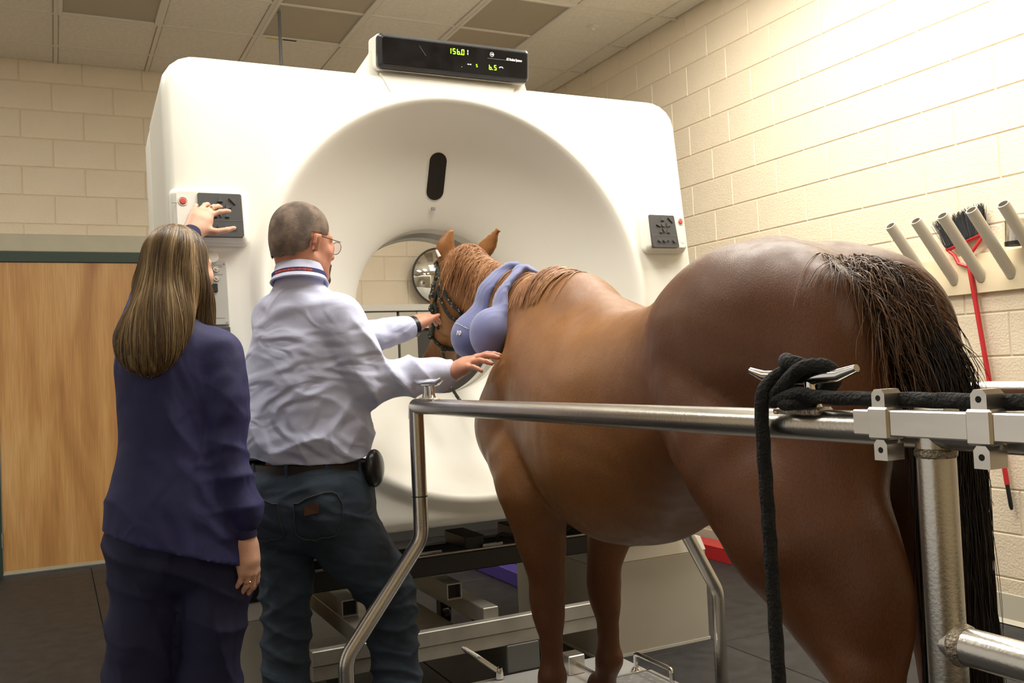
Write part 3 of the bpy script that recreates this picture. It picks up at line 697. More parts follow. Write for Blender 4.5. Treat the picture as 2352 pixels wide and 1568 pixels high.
# ------------------------------------------------------------------ things on the block wall
pbk = MB().box(3.876, 1.9, 1.517, 3.899, 3.42, 1.70, .002)
tag(pbk.build('mounting_board', 'board_paint'), 'painted timber board screwed to the block wall carrying the pipe pegs', 'board')
pegy = [3.208, 3.060, 2.915, 2.765, 2.612, 2.46]
hole_m = MB()
pm = None
for i, y in enumerate(pegy):
    e = empty('pipe_peg', (3.876, y, 1.598), ['white plastic pipe peg farthest from the broom towards the scanner', 'white plastic pipe peg one short of the broom head', 'white plastic pipe peg in front of the red broom bracket', 'white plastic pipe peg over the right half of the broom bristles', 'white plastic pipe peg right beside the hanging steel pail', 'white plastic pipe peg farthest from the scanner, past the pail'][i], 'pipe peg', 'pipe pegs on the board')
    if pm is None:
        ax = Vector((-.235, 0, .272)).normalized(); L = .36
        Rm = ax.to_track_quat('Z', 'Y').to_matrix().to_4x4()
        pm = (MB().lathe([(.0255, -.02), (.0255, L), (.0205, L)], (0, 0, 0), 'z', 24).xf(Rm).mesh('pipe'), MB().lathe([(.0205, L-.0005), (.0205, .02), (0, .02)], (0, 0, 0), 'z', 24).xf(Rm).mesh('bore'), MB())
        hm = pm[2]
        for k in range(9):
            z = .05+k*.028; c = Vector((-.0, -.0257, z)); c = Matrix.Rotation(R(-38), 4, 'Z') @ c
            n_ = Vector((c.x, c.y, 0)).normalized(); t_ = Vector((-n_.y, n_.x, 0))
            hm.add([tuple(c+t_*.0026*math.cos(a)+Vector((0, 0, 1))*.0026*math.sin(a)) for a in np.linspace(0, 2*math.pi, 9)[:-1]], [tuple(range(8))])
        pm = (pm[0], pm[1], hm.xf(Rm).mesh('drilled_holes'))
    link('pipe', pm[0], 'pvc', e); link('bore', pm[1], 'pvc_inner', e); link('drilled_holes', pm[2], 'cabinet_dark', e)
# broom hung head up behind the pegs
br = empty('broom', (3.80, 2.90, .52), 'red handled broom hung head up behind the pipe pegs', 'broom')
def bp_(mbx, n, m): mbx.v = [(a-3.80, b-2.90, c-.52) for a, b, c in mbx.v]; return mbx.build(n, m, br)
HB, HT = Vector((3.866, 2.822, .525)), Vector((3.862, 2.962, 1.655))
bp_(MB().tube([HB+(HT-HB)*.10, HT], .0112, 14), 'handle', 'red_paint')
bp_(MB().tube([HB, HB+(HT-HB)*.015, HB+(HT-HB)*.10], [.0055, .0095, .0095], 14), 'grip', 'black_plastic')
hb = [(3.862, 3.075, 1.740), (3.862, 2.865, 1.792)]
bp_(MB().tube(hb, .0125, 10), 'head_bar', 'red_paint')
bp_(MB().tube([(3.862, 2.968, 1.645), (3.862, 3.018, 1.665), (3.860, 3.035, 1.705), (3.862, 3.075, 1.740)], .0082, 10), 'brace', 'red_paint')
bp_(MB().tube([(3.862, 2.965, 1.645), (3.860, 2.95, 1.70), (3.862, 2.865, 1.792)], .0082, 10), 'brace', 'red_paint')
rng = random.Random(3); mbx = MB()
for i in range(520):
    t = rng.random(); a = Vector(hb[0])*(1-t)+Vector(hb[1])*t+Vector((rng.uniform(-.018, .018), 0, .008)); up = Vector((0, .26, 1)).normalized()
    fan = (t-.5)*-.055; b = a+up*rng.uniform(.112, .14)+Vector((rng.uniform(-.012, .012), fan+rng.uniform(-.008, .008), 0))
    mbx.tube([a, b], [.0018, .0011], 3, cap=False)
o = bp_(mbx, 'bristles', 'bristle'); o['kind'] = 'stuff'
bp_(MB().add([(3.850, 3.068, 1.742), (3.874, 3.068, 1.742), (3.874, 2.872, 1.793), (3.850, 2.872, 1.793), (3.850, 3.10, 1.840), (3.874, 3.10, 1.840), (3.874, 2.872, 1.90), (3.850, 2.872, 1.90)], [(0, 1, 2, 3), (4, 5, 6, 7), (0, 1, 5, 4), (1, 2, 6, 5), (2, 3, 7, 6), (3, 0, 4, 7)]), 'bristle_core', 'bristle')
# steel bucket hung on its side on a peg
bk = empty('steel_bucket', (3.876, 2.688, 1.70), 'small stainless pail hung upside down between the pipe pegs with a black rim', 'pail')
MB().lathe([(0, .085), (.034, .085), (.041, .078), (.045, -.03), (.047, -.032), (.043, -.03), (.038, .072), (0, .076)], (-.055, 0, .04), 'z', 32).build('shell', 'steel', bk)
MB().lathe([(.0455, -.034), (.0475, -.034), (.0475, -.016), (.0455, -.016)], (-.055, 0, .04), 'z', 32).build('rim_band', 'black_plastic', bk)
MB().tube(fillet_path([(-.055, 0, .12), (-.055, 0, .145), (.014, 0, .15)], .015), .004, 8).build('hook', 'steel', bk)
# convex mirror and cabinet seen through the bore
cm = empty('convex_mirror', (2.92, YB-.12, 2.06), 'round convex safety mirror on the far block wall seen through the bore', 'mirror')
rs_, rm = .46, .235
prof = [(rm*t, -(math.sqrt(rs_**2-(rm*t)**2)-math.sqrt(rs_**2-rm**2))) for t in np.linspace(0, 1, 14)]
MB().lathe(prof, (0, 0, 0), 'y', 48).build('dome', 'mirror', cm)
MB().lathe([(rm-.004, -.006), (rm+.006, -.006), (rm+.008, .004), (rm+.006, .014), (rm-.004, .014)], (0, 0, 0), 'y', 48).build('rim', 'black_plastic', cm)
MB().lathe([(rm, .012), (rm*.6, .03), (0, .03)], (0, 0, 0), 'y', 32).build('back_pan', 'cabinet_dark', cm)
MB().tube([(0, .03, 0), (0, .118, 0)], .02, 10).build('bracket', 'steel', cm)
cb = empty('wall_cabinet', (2.72, YB-.33, 0), 'white cabinet with dark open front against the far wall', 'cabinet')
MB().box(-.85, -.30, 1.74, .90, .30, 1.79, .004).build('top_panel', 'cabinet_white', cb)
MB().box(-.85, -.28, .10, -.36, .29, 1.735, .003).build('side_bay', 'cabinet_white', cb)
MB().box(-.34, -.28, .10, -.20, .29, 1.735, .003).build('stile', 'pillar_paint', cb)
MB().box(-.195, -.24, .10, .88, .29, 1.60, .003).build('open_bay', 'cabinet_dark', cb)
MB().box(-.195, -.28, 1.605, .88, .29, 1.735, .003).build('drawer_rail', 'cabinet_white', cb)
MB().box(-.84, -.25, 0, .88, .27, .098).build('plinth', 'cabinet_dark', cb)
# ------------------------------------------------------------------ soft bodies: smooth-union distance fields turned into one mesh
class Field:
    def __init__(s, lo, hi, h):
        s.lo = np.array(lo, np.float32); s.h = h; s.n = np.ceil((np.array(hi)-np.array(lo))/h).astype(int)+1
        s.D = np.full(tuple(s.n), .3, np.float32)
        s.ax = [s.lo[i]+h*np.arange(s.n[i], dtype=np.float32) for i in range(3)]
    def sub(s, lo, hi):
        a = [max(0, int((lo[i]-s.lo[i])/s.h)) for i in range(3)]; b = [min(s.n[i], int((hi[i]-s.lo[i])/s.h)+2) for i in range(3)]
        if any(b[i] <= a[i] for i in range(3)): return None
        sl = tuple(slice(a[i], b[i]) for i in range(3))
        X = s.ax[0][sl[0]][:, None, None]; Y = s.ax[1][sl[1]][None, :, None]; Z = s.ax[2][sl[2]][None, None, :]
        return sl, X, Y, Z
    def put(s, lo, hi, fn, k, op='u'):
        m = k+.03 if op == 'u' else .02
        q = s.sub([lo[i]-m for i in range(3)], [hi[i]+m for i in range(3)])
        if q is None: return
        sl, X, Y, Z = q; d = fn(X, Y, Z).astype(np.float32); D = s.D[sl]
        if op == 'u':
            if k > 0: h = np.clip(.5+.5*(D-d)/k, 0, 1); s.D[sl] = D+(d-D)*h-k*h*(1-h)
            else: s.D[sl] = np.minimum(D, d)
        elif op == 's':   # smooth subtraction
            h = np.clip(.5-.5*(D+d)/k, 0, 1); s.D[sl] = D+(-d-D)*h+k*h*(1-h)
    def cone(s, p0, p1, r0, r1, k=.02, side=None, asp=1., op='u'):
        """tapered capsule; asp = width along `side` relative to r"""
        p0 = np.array(p0, np.float32); p1 = np.array(p1, np.float32); v = p1-p0; L = float(v@v)+1e-12
        rm = max(r0, r1)*max(asp, 1)
        lo = np.minimum(p0, p1)-rm; hi = np.maximum(p0, p1)+rm
        sd = None
        if side is not None:
            sd = np.array(side, np.float32); u = v/math.sqrt(L); sd = sd-u*(sd@u); sd /= np.linalg.norm(sd)
        def fn(X, Y, Z):
            x, y, z = X-p0[0], Y-p0[1], Z-p0[2]
            t = np.clip((x*v[0]+y*v[1]+z*v[2])/L, 0, 1)
            x, y, z = x-t*v[0], y-t*v[1], z-t*v[2]; r = r0+(r1-r0)*t
            q = x*x+y*y+z*z
            if sd is not None:
                a = x*sd[0]+y*sd[1]+z*sd[2]; q = q-a*a+(a/asp)**2
                n = np.sqrt(q); return (n-r)*(min(1, asp) if asp < 1 else 1)
            return np.sqrt(q)-r
        s.put(lo, hi, fn, k, op)
    def chain(s, pts, rad, k=.02, side=None, asp=1., n=3):
        """smooth tapered limb through points"""
        A = np.c_[np.array(pts, float), np.array(rad, float), np.array(asp if isinstance(asp, (list, tuple)) else [asp]*len(pts), float)]
        Q = catmull(A, n)
        for i in range(len(Q)-1):
            s.cone(Q[i, :3], Q[i+1, :3], max(Q[i, 3], .002), max(Q[i+1, 3], .002), k if i == 0 else min(k, .012), side, (Q[i, 4]+Q[i+1, 4])/2)
    def ell(s, c, r, k=.02, M=None, op='u'):
        c = np.array(c, np.float32); r = np.array(r, np.float32); rm = float(r.max()) if M is not None else r
        def fn(X, Y, Z):
            x, y, z = X-c[0], Y-c[1], Z-c[2]
            if M is not None:
                x, y, z = (M[0][0]*x+M[1][0]*y+M[2][0]*z, M[0][1]*x+M[1][1]*y+M[2][1]*z, M[0][2]*x+M[1][2]*y+M[2][2]*z)
            n = np.sqrt((x/r[0])**2+(y/r[1])**2+(z/r[2])**2); g = np.sqrt((x/r[0]**2)**2+(y/r[1]**2)**2+(z/r[2]**2)**2)+1e-6
            return n*(n-1)/g
        s.put(c-rm, c+rm, fn, k, op)
    def mesh(s, name, smooth=2, disp=None):
        D = s.D; n = D.shape; S = D < 0
        cm = np.zeros((n[0]-1, n[1]-1, n[2]-1), np.int8)
        for a in (0, 1):
            for b in (0, 1):
                for c in (0, 1): cm += S[a:n[0]-1+a, b:n[1]-1+b, c:n[2]-1+c]
        act = np.argwhere((cm > 0) & (cm < 8)); idx = np.full(cm.shape, -1, np.int32); idx[tuple(act.T)] = np.arange(len(act))
        acc = np.zeros((len(act), 3)); cnt = np.zeros(len(act))
        cor = [(a, b, c) for a in (0, 1) for b in (0, 1) for c in (0, 1)]; V = {q: D[act[:, 0]+q[0], act[:, 1]+q[1], act[:, 2]+q[2]].astype(float) for q in cor}
        for q in cor:
            for i in range(3):
                if q[i] == 0:
                    p = list(q); p[i] = 1; p = tuple(p); d0, d1 = V[q], V[p]; m = (d0 < 0) != (d1 < 0)
                    t = np.where(m, d0/np.where(m, d0-d1, 1), 0); pos = np.tile(np.array(q, float), (len(act), 1)); pos[:, i] = t
                    acc[m] += pos[m]; cnt[m] += 1
        v = (act+acc/cnt[:, None])*s.h+s.lo; F = []
        for i in range(3):
            j, k = (i+1) % 3, (i+2) % 3
            a = [slice(None)]*3; b = [slice(None)]*3; a[i] = slice(0, -1); b[i] = slice(1, None)
            e = np.argwhere(S[tuple(a)] != S[tuple(b)]); ok = (e[:, j] > 0) & (e[:, k] > 0) & (e[:, j] < n[j]-1) & (e[:, k] < n[k]-1); e = e[ok]
            fl = S[tuple(e.T)]
            def cell(dj, dk):
                c = e.copy(); c[:, j] -= dj; c[:, k] -= dk; return idx[tuple(c.T)]
            q = np.stack([cell(1, 1), cell(0, 1), cell(0, 0), cell(1, 0)], 1); q[~fl] = q[~fl][:, ::-1]; F.append(q)
        F = np.concatenate(F); F = F[(F >= 0).all(1)]
        return SoftMesh(name, v, F).relax(smooth)
class SoftMesh:
    def __init__(s, name, v, f): s.name, s.v, s.f = name, v, f
    def relax(s, it, lam=.5):
        f = s.f; n = len(s.v); E = np.concatenate([f[:, [0, 1]], f[:, [1, 2]], f[:, [2, 3]], f[:, [3, 0]]]); E = np.concatenate([E, E[:, ::-1]])
        deg = np.bincount(E[:, 0], minlength=n).astype(float)
        for _ in range(it):
            for l in (lam, -lam*1.03):
                a = np.stack([np.bincount(E[:, 0], s.v[E[:, 1], i], n) for i in range(3)], 1)/np.maximum(deg, 1)[:, None]
                s.v = s.v+(a-s.v)*l
        return s
    def normals(s):
        v, f = s.v, s.f; fn = np.cross(v[f[:, 2]]-v[f[:, 0]], v[f[:, 3]]-v[f[:, 1]]); N = np.zeros_like(v)
        for i in range(4):
            for c in range(3): N[:, c] += np.bincount(f[:, i], fn[:, c], len(v))
        return N/np.maximum(np.linalg.norm(N, axis=1), 1e-9)[:, None]
    def push(s, d): s.v = s.v+s.normals()*np.asarray(d)[:, None]; return s
    def keep(s, mask):
        """drop faces whose vertices are all outside the mask"""
        f = s.f[mask[s.f].all(1)]; u = np.unique(f); m = np.full(len(s.v), -1); m[u] = np.arange(len(u)); s.v = s.v[u]; s.f = m[f]; return s
    def obj(s, m, parent=None, origin=(0, 0, 0), attrs=None):
        me = bpy.data.meshes.new(s.name); v = s.v-np.array(origin)
        me.vertices.add(len(v)); me.vertices.foreach_set('co', v.astype(np.float32).ravel())
        me.loops.add(s.f.size); me.loops.foreach_set('vertex_index', s.f.astype(np.int32).ravel())
        me.polygons.add(len(s.f)); me.polygons.foreach_set('loop_start', np.arange(0, s.f.size, 4, dtype=np.int32))
        me.update(calc_edges=True); me.validate()
        me.polygons.foreach_set('use_smooth', [True]*len(me.polygons))
        for k, a in (attrs or {}).items():
            at = me.attributes.new(k, 'FLOAT', 'POINT'); at.data.foreach_set('value', np.asarray(a, np.float32))
        return link(s.name, me, m, parent)
def vnoise(P, sc, seed=0):
    """cheap smooth noise in -1..1: sum of warped sines"""
    r = np.random.RandomState(seed); P = P*sc; o = np.zeros(len(P))
    W = np.stack([np.sin(P@r.randn(3)*.9+r.rand()*6) for _ in range(3)], 1)
    for i in range(5): o += np.sin((P+W*.8)@(r.randn(3)*1.6)+r.rand()*6)
    return o/2.6
def ridge(P, d, freq, warp, wsc, seed=0, sharp=2.):
    """cloth fold: soft ridges across direction d (unit), wandering with noise"""
    t = P@np.array(d)*freq+vnoise(P, wsc, seed)*warp
    return 1-2*np.abs(np.sin(t))**(1/sharp)
def hair_mesh(strands, r0, r1, name, m, parent, origin=(0, 0, 0), seed=0, sides=3, tone=None):
    """many tapered strands joined into one mesh, each with its own tone"""
    rs = np.random.RandomState(seed); S = np.asarray(strands, float); n, k, _ = S.shape
    T = np.gradient(S, axis=1); T /= np.maximum(np.linalg.norm(T, axis=2, keepdims=True), 1e-9)
    up = rs.randn(n, 1, 3); A = np.cross(T, np.broadcast_to(up, T.shape)); A /= np.maximum(np.linalg.norm(A, axis=2, keepdims=True), 1e-9); B = np.cross(T, A)
    t = np.linspace(0, 1, k); rad = (r0+(r1-r0)*t**1.5)[None, :, None]*(rs.uniform(.7, 1.3, n))[:, None, None]
    V = np.stack([S+(A*math.cos(a)+B*math.sin(a))*rad for a in np.arange(sides)*2*math.pi/sides], 2).reshape(-1, 3)-np.array(origin)
    base = (np.arange(n)[:, None]*k+np.arange(k-1)[None, :])*sides; F = []
    for c in range(sides):
        d = (c+1) % sides; F.append(np.stack([base+c, base+d, base+sides+d, base+sides+c], -1).reshape(-1, 4))
    F = np.concatenate(F); me = bpy.data.meshes.new(name)
    me.vertices.add(len(V)); me.vertices.foreach_set('co', V.astype(np.float32).ravel()); me.loops.add(F.size); me.loops.foreach_set('vertex_index', F.astype(np.int32).ravel())
    me.polygons.add(len(F)); me.polygons.foreach_set('loop_start', np.arange(0, F.size, 4, dtype=np.int32)); me.update(calc_edges=True)
    me.polygons.foreach_set('use_smooth', [True]*len(me.polygons))
    at = me.attributes.new('tone', 'FLOAT', 'POINT'); at.data.foreach_set('value', np.repeat(rs.rand(n) if tone is None else tone, k*sides).astype(np.float32))
    al = me.attributes.new('along', 'FLOAT', 'POINT'); al.data.foreach_set('value', np.tile(np.repeat(t, sides), n).astype(np.float32))
    o = link(name, me, m, parent); o['kind'] = 'stuff'; return o
def hair_mat(name, stops, rough=.38, along=0., tip=None, gain=1.):
    m = bpy.data.materials.new(name); m.use_nodes = True; nt = m.node_tree; b = nt.nodes['Principled BSDF']; b.inputs['Roughness'].default_value = rough
    b.inputs['Specular IOR Level'].default_value = .45
    a = nt.nodes.new('ShaderNodeAttribute'); a.attribute_name = 'tone'; rp = nt.nodes.new('ShaderNodeValToRGB'); cr = rp.color_ramp
    cr.elements[0].position, cr.elements[0].color = stops[0][0], (*stops[0][1], 1); cr.elements[1].position, cr.elements[1].color = stops[-1][0], (*stops[-1][1], 1)
    for p, c in stops[1:-1]: e = cr.elements.new(p); e.color = (*c, 1)
    nt.links.new(a.outputs['Fac'], rp.inputs['Fac']); out = rp.outputs['Color']
    if tip:
        a2 = nt.nodes.new('ShaderNodeAttribute'); a2.attribute_name = 'along'; mx = nt.nodes.new('ShaderNodeMix'); mx.data_type = 'RGBA'
        gm = nt.nodes.new('ShaderNodeMath'); gm.operation = 'MULTIPLY'; gm.use_clamp = True; gm.inputs[1].default_value = gain; nt.links.new(a2.outputs['Fac'], gm.inputs[0]); nt.links.new(gm.outputs[0], mx.inputs['Factor']); nt.links.new(out, mx.inputs['A']); mx.inputs['B'].default_value = (*tip, 1); out = mx.outputs['Result']
    nt.links.new(out, b.inputs['Base Color']); MATS[name] = m; return m
def fld_val(F, Q, G=None):
    """trilinear field value and unit gradient at points"""
    D = F.D
    if G is None: G = np.stack(np.gradient(D, F.h), -1)
    ijk = np.clip((Q-F.lo)/F.h, 0, np.array(D.shape)-1.001); i0 = ijk.astype(int); fr = ijk-i0; d = 0; gr = 0
    for a in (0, 1):
        for b in (0, 1):
            for c in (0, 1):
                w_ = (fr[:, 0] if a else 1-fr[:, 0])*(fr[:, 1] if b else 1-fr[:, 1])*(fr[:, 2] if c else 1-fr[:, 2]); ix = (i0[:, 0]+a, i0[:, 1]+b, i0[:, 2]+c); d = d+w_*D[ix]; gr = gr+w_[:, None]*G[ix]
    return d, gr/np.maximum(np.linalg.norm(gr, axis=1, keepdims=True), 1e-6)
# ------------------------------------------------------------------ horse
HX = 1.54
def horse_coat():
    m = bpy.data.materials.new('chestnut_coat'); m.use_nodes = True; nt = m.node_tree; b = nt.nodes['Principled BSDF']
    tc = nt.nodes.new('ShaderNodeTexCoord'); at = nt.nodes.new('ShaderNodeAttribute'); at.attribute_name = 'dark'
    def noise(sc, scale, det):
        mp = nt.nodes.new('ShaderNodeMapping'); mp.inputs['Scale'].default_value = sc; nt.links.new(tc.outputs['Object'], mp.inputs['Vector'])
        n = nt.nodes.new('ShaderNodeTexNoise'); n.inputs['Scale'].default_value = scale; n.inputs['Detail'].default_value = det
        nt.links.new(mp.outputs['Vector'], n.inputs['Vector']); return n.outputs['Fac']
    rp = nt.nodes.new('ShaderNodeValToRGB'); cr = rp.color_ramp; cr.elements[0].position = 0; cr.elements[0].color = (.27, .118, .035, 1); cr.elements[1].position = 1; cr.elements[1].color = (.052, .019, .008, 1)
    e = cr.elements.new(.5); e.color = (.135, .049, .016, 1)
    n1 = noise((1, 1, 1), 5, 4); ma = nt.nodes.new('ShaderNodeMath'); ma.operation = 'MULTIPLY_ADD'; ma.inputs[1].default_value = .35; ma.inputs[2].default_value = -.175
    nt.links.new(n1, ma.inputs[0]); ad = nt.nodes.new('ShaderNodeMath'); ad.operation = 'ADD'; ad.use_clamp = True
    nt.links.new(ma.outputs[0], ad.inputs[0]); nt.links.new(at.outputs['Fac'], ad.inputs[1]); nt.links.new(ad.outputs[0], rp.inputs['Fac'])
    fine = noise((520, 520, 130), 1, 3); mx = nt.nodes.new('ShaderNodeMix'); mx.data_type = 'RGBA'; mx.blend_type = 'MULTIPLY'; mx.inputs['Factor'].default_value = .55
    r2 = nt.nodes.new('ShaderNodeValToRGB'); r2.color_ramp.elements[0].position = .3; r2.color_ramp.elements[0].color = (.55, .5, .45, 1); r2.color_ramp.elements[1].position = .65; r2.color_ramp.elements[1].color = (1.15, 1.15, 1.15, 1)
    nt.links.new(fine, r2.inputs['Fac']); nt.links.new(rp.outputs['Color'], mx.inputs['A']); nt.links.new(r2.outputs['Color'], mx.inputs['B']); nt.links.new(mx.outputs['Result'], b.inputs['Base Color'])
    b.inputs['Roughness'].default_value = .36; b.inputs['Specular IOR Level'].default_value = .32
    rr_n = noise((1, 1, .5), 26, 5); rm_ = nt.nodes.new('ShaderNodeMapRange'); rm_.inputs['From Min'].default_value = .3; rm_.inputs['From Max'].default_value = .7; rm_.inputs['To Min'].default_value = .27; rm_.inputs['To Max'].default_value = .50; nt.links.new(rr_n, rm_.inputs['Value']); nt.links.new(rm_.outputs['Result'], b.inputs['Roughness'])
    bp = nt.nodes.new('ShaderNodeBump'); bp.inputs['Strength'].default_value = .5; bp.inputs['Distance'].default_value = .002
    nt.links.new(fine, bp.inputs['Height']); nt.links.new(bp.outputs['Normal'], b.inputs['Normal']); MATS['coat'] = m
horse_coat()
DZ0 = .102
H = Field((1.10, 1.10, DZ0-.02), (1.98, 4.02, 1.95), .0115)
# trunk: spine from buttock to chest; (y, z-centre, half height, half width)
TR = [(1.42, 1.21, .155, .175), (1.53, 1.22, .235, .235), (1.66, 1.245, .275, .262), (1.82, 1.235, .285, .262), (1.98, 1.175, .293, .245), (2.12, 1.11, .322, .255), (2.28, 1.080, .345, .302),
      (2.44, 1.095, .350, .302), (2.58, 1.130, .345, .270), (2.74, 1.155, .325, .225), (2.86, 1.165, .255, .190), (2.95, 1.155, .16, .14)]
Tq = catmull(TR, 6)
ty, tz, th, tw_ = Tq.T
def trunk(X, Y, Z):
    zc = np.interp(Y, ty, tz); hh = np.interp(Y, ty, th); hw = np.interp(Y, ty, tw_)
    y = np.clip(Y, ty[0], ty[-1]); dy = Y-y
    u = np.abs(X-HX)/hw; v = (Z-zc)/hh
    # a little squarer than an ellipse, narrower towards the top line
    hw2 = hw*(1-.10*np.clip(v, 0, 1.2)**2); u = np.abs(X-HX)/hw2
    n = (u**2.25+np.abs(v)**2.25)**(1/2.25)
    d = (n-1)*np.minimum(hw, hh)*.95
    return np.sqrt(np.maximum(d, 0)**2+dy**2)+np.minimum(d, 0)+np.where(np.abs(dy) > 0, 0, 0)
H.put((1.15, 1.2, .6), (1.95, 3.05, 1.65), trunk, 0)
L_, R_ = -1, 1
for s in (L_, R_):
    x = lambda q: HX+s*q
    # haunch: croup muscle, thigh, point of buttock, point of hip
    H.ell((x(.125), 1.65, 1.335), (.145, .28, .185), .07)
    hy = .0 if s < 0 else .11
    H.ell((x(.125), 1.40+hy*.4, 1.18), (.100, .115, .24), .08)
    H.ell((x(.155), 1.42+hy, .93), (.085, .125, .20), .08)
    H.chain([(x(.178), 1.82, 1.33), (x(.176), 1.775, 1.20), (x(.178), 1.63, 1.04), (x(.18), 1.49, .88)], [.090, .122, .142, .118], .045, (1, 0, 0), [.9, .95, .95, .95])
    H.ell((x(.160), 1.325+hy, .80), (.066, .10, .19), .06)
    # hind leg: stifle - gaskin - hock - cannon - pastern - hoof
    H.chain([(x(.18), 1.50+hy, .93), (x(.183), 1.465+hy, .85), (x(.175), 1.395+hy, .74), (x(.17), 1.32+hy, .645)], [.125, .115, .088, .062], .08, (1, 0, 0), .82)
    H.chain([(x(.17), 1.325+hy, .66), (x(.17), 1.315+hy, .585), (x(.168), 1.325+hy, .47), (x(.168), 1.34+hy, .32), (x(.168), 1.355+hy, .275)], [.052, .058, .039, .034, .043], .03)
    H.cone((x(.17), 1.29+hy, .67), (x(.17), 1.305+hy, .60), .022, .030, .04)
    H.cone((x(.17), 1.295+hy, .68), (x(.175), 1.38+hy, .92), .016, .05, .05)
    H.chain([(x(.168), 1.355+hy, .275), (x(.168), 1.405+hy, .20), (x(.168), 1.425+hy, .165)], [.042, .034, .046], .02)
    H.cone((x(.168), 1.445+hy, .135), (x(.168), 1.438+hy, .175), .062, .048, .01)
    # shoulder blade, upper arm, forearm
    H.chain([(x(.105), 2.66, 1.37), (x(.172), 2.78, 1.20), (x(.165), 2.88, 1.05)], [.06, .120, .105], .08, (1, 0, 0), .62)
    H.chain([(x(.17), 2.86, 1.06), (x(.19), 2.70, .93), (x(.165), 2.665, .82)], [.105, .108, .082], .07, (1, 0, 0), .85)
    fy = 2.67 if s < 0 else 2.72; lx = .135 if s < 0 else .110
    H.chain([(x(.165), 2.68, .86), (x(.15), fy+.005, .72), (x(lx+.003), fy+.005, .60), (x(lx), fy+.01, .52), (x(lx), fy+.002, .45)], [.098, .080, .056, .054, .043], .06)
    H.cone((x(lx), fy+.022, .535), (x(lx), fy+.022, .475), .043, .040, .02)
    H.chain([(x(lx), fy, .47), (x(lx), fy, .33), (x(lx), fy, .275)], [.040, .033, .043], .02)
    H.cone((x(lx), fy-.016, .44), (x(lx), fy-.016, .30), .022, .022, .02)
    H.chain([(x(lx), fy, .275), (x(lx), fy+.035, .20), (x(lx), fy+.05, .165)], [.042, .034, .046], .02)
    H.cone((x(lx), fy+.068, .137), (x(lx), fy+.062, .175), .062, .048, .01)
    # breast
    H.ell((x(.085), 2.93, 1.10), (.105, .085, .15), .06)
# withers and back line
for a_, b_ in (((HX, 2.42, 1.365), (HX, 2.60, 1.46)), ((HX, 2.60, 1.46), (HX, 2.76, 1.502)), ((HX, 2.76, 1.502), (HX, 2.93, 1.485))): H.cone(a_, b_, .055, .055, .13)
H.chain([(HX, 1.52, 1.40), (HX, 1.70, 1.47), (HX, 1.90, 1.445), (HX, 2.10, 1.385)], [.07, .075, .068, .045], .09, (1, 0, 0), 1.6)
# neck: deep flat cone rising to the poll
NK = [((HX, 2.84, 1.31), .235, .64), ((HX-.005, 2.98, 1.39), .205, .60), ((HX-.015, 3.12, 1.46), .168, .60), ((HX-.025, 3.25, 1.54), .134, .62), ((HX-.035, 3.37, 1.62), .106, .70)]
H.chain([p for p, r, a in NK], [r for p, r, a in NK], .06, (1, 0, 0), [a for p, r, a in NK], 4)
# head, turned a little to the near side
PO = np.array((HX-.055, 3.40, 1.665)); HD = np.array((.05, .75, -.65)); HD /= np.linalg.norm(HD)
HS = np.cross(HD, (0, 0, 1)); HS /= np.linalg.norm(HS); HU = np.cross(HS, HD)     # HS to the horse's right, HU forehead side
if HS[0] < 0: HS = -HS; 
HU = np.cross(HS, HD); HU = HU if HU[2] > 0 else -HU
hp = lambda a, u=0., sd=0.: PO+HD*a+HU*u+HS*sd
H.chain([hp(-.02, -.005), hp(.07, 0), (hp(.18, .0)), hp(.30, -.005), hp(.42, -.01), hp(.52, -.012), hp(.575, -.015)], [.088, .105, .105, .088, .072, .070, .055], .04, HS, [.82, .86, .88, .80, .78, .86, .9], 3)
for s in (-1, 1):
    H.ell(hp(.16, -.075, s*.05), (.045, .10, .10), .05)                  # jowl
    H.ell(hp(.17, .035, s*.078), (.026, .034, .030), .03)                 # brow over the eye
    H.ell(hp(.53, -.005, s*.05), (.025, .035, .03), .03)                  # nostril rim
    H.cone(hp(.30, .0, s*.055), hp(.20, .005, s*.075), .012, .016, .03)   # facial crest
H.ell(hp(.575, -.045), (.045, .04, .035), .03)                            # lower lip
# ears
for s, tp_ in ((-1, (1.455, 3.45, 1.845)), (1, (1.625, 3.36, 1.84))):
    b0 = hp(.015, .075, s*.062); tp_ = np.array(tp_); md = b0*.5+tp_*.5+HS*s*.012
    H.chain([b0, b0*.72+tp_*.28+HS*s*.008, md, tp_], [.030, .031, .024, .003], .025, HD, .5)
H.D = np.maximum(H.D, (.1015-H.ax[2])[None, None, :])
hs = H.mesh('horse', 3)
P = hs.v; hs.push((.0032*vnoise(P*np.array((1, 1, .6)), 9, 77)+.0012*vnoise(P, 24, 78))*np.clip((P[:, 2]-.55)/.2, 0, 1)*np.clip((3.25-P[:, 1])/.2, 0, 1))
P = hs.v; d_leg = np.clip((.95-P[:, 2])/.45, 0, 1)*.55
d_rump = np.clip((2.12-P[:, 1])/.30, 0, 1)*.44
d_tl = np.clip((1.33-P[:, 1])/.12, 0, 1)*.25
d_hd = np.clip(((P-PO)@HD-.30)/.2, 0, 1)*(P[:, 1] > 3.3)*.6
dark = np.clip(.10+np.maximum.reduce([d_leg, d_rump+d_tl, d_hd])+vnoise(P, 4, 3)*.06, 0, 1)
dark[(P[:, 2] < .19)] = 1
horse = hs.obj('coat', attrs={'dark': dark})
tag(horse, 'chestnut horse standing in the stocks with its head in the scanner bore', 'horse')
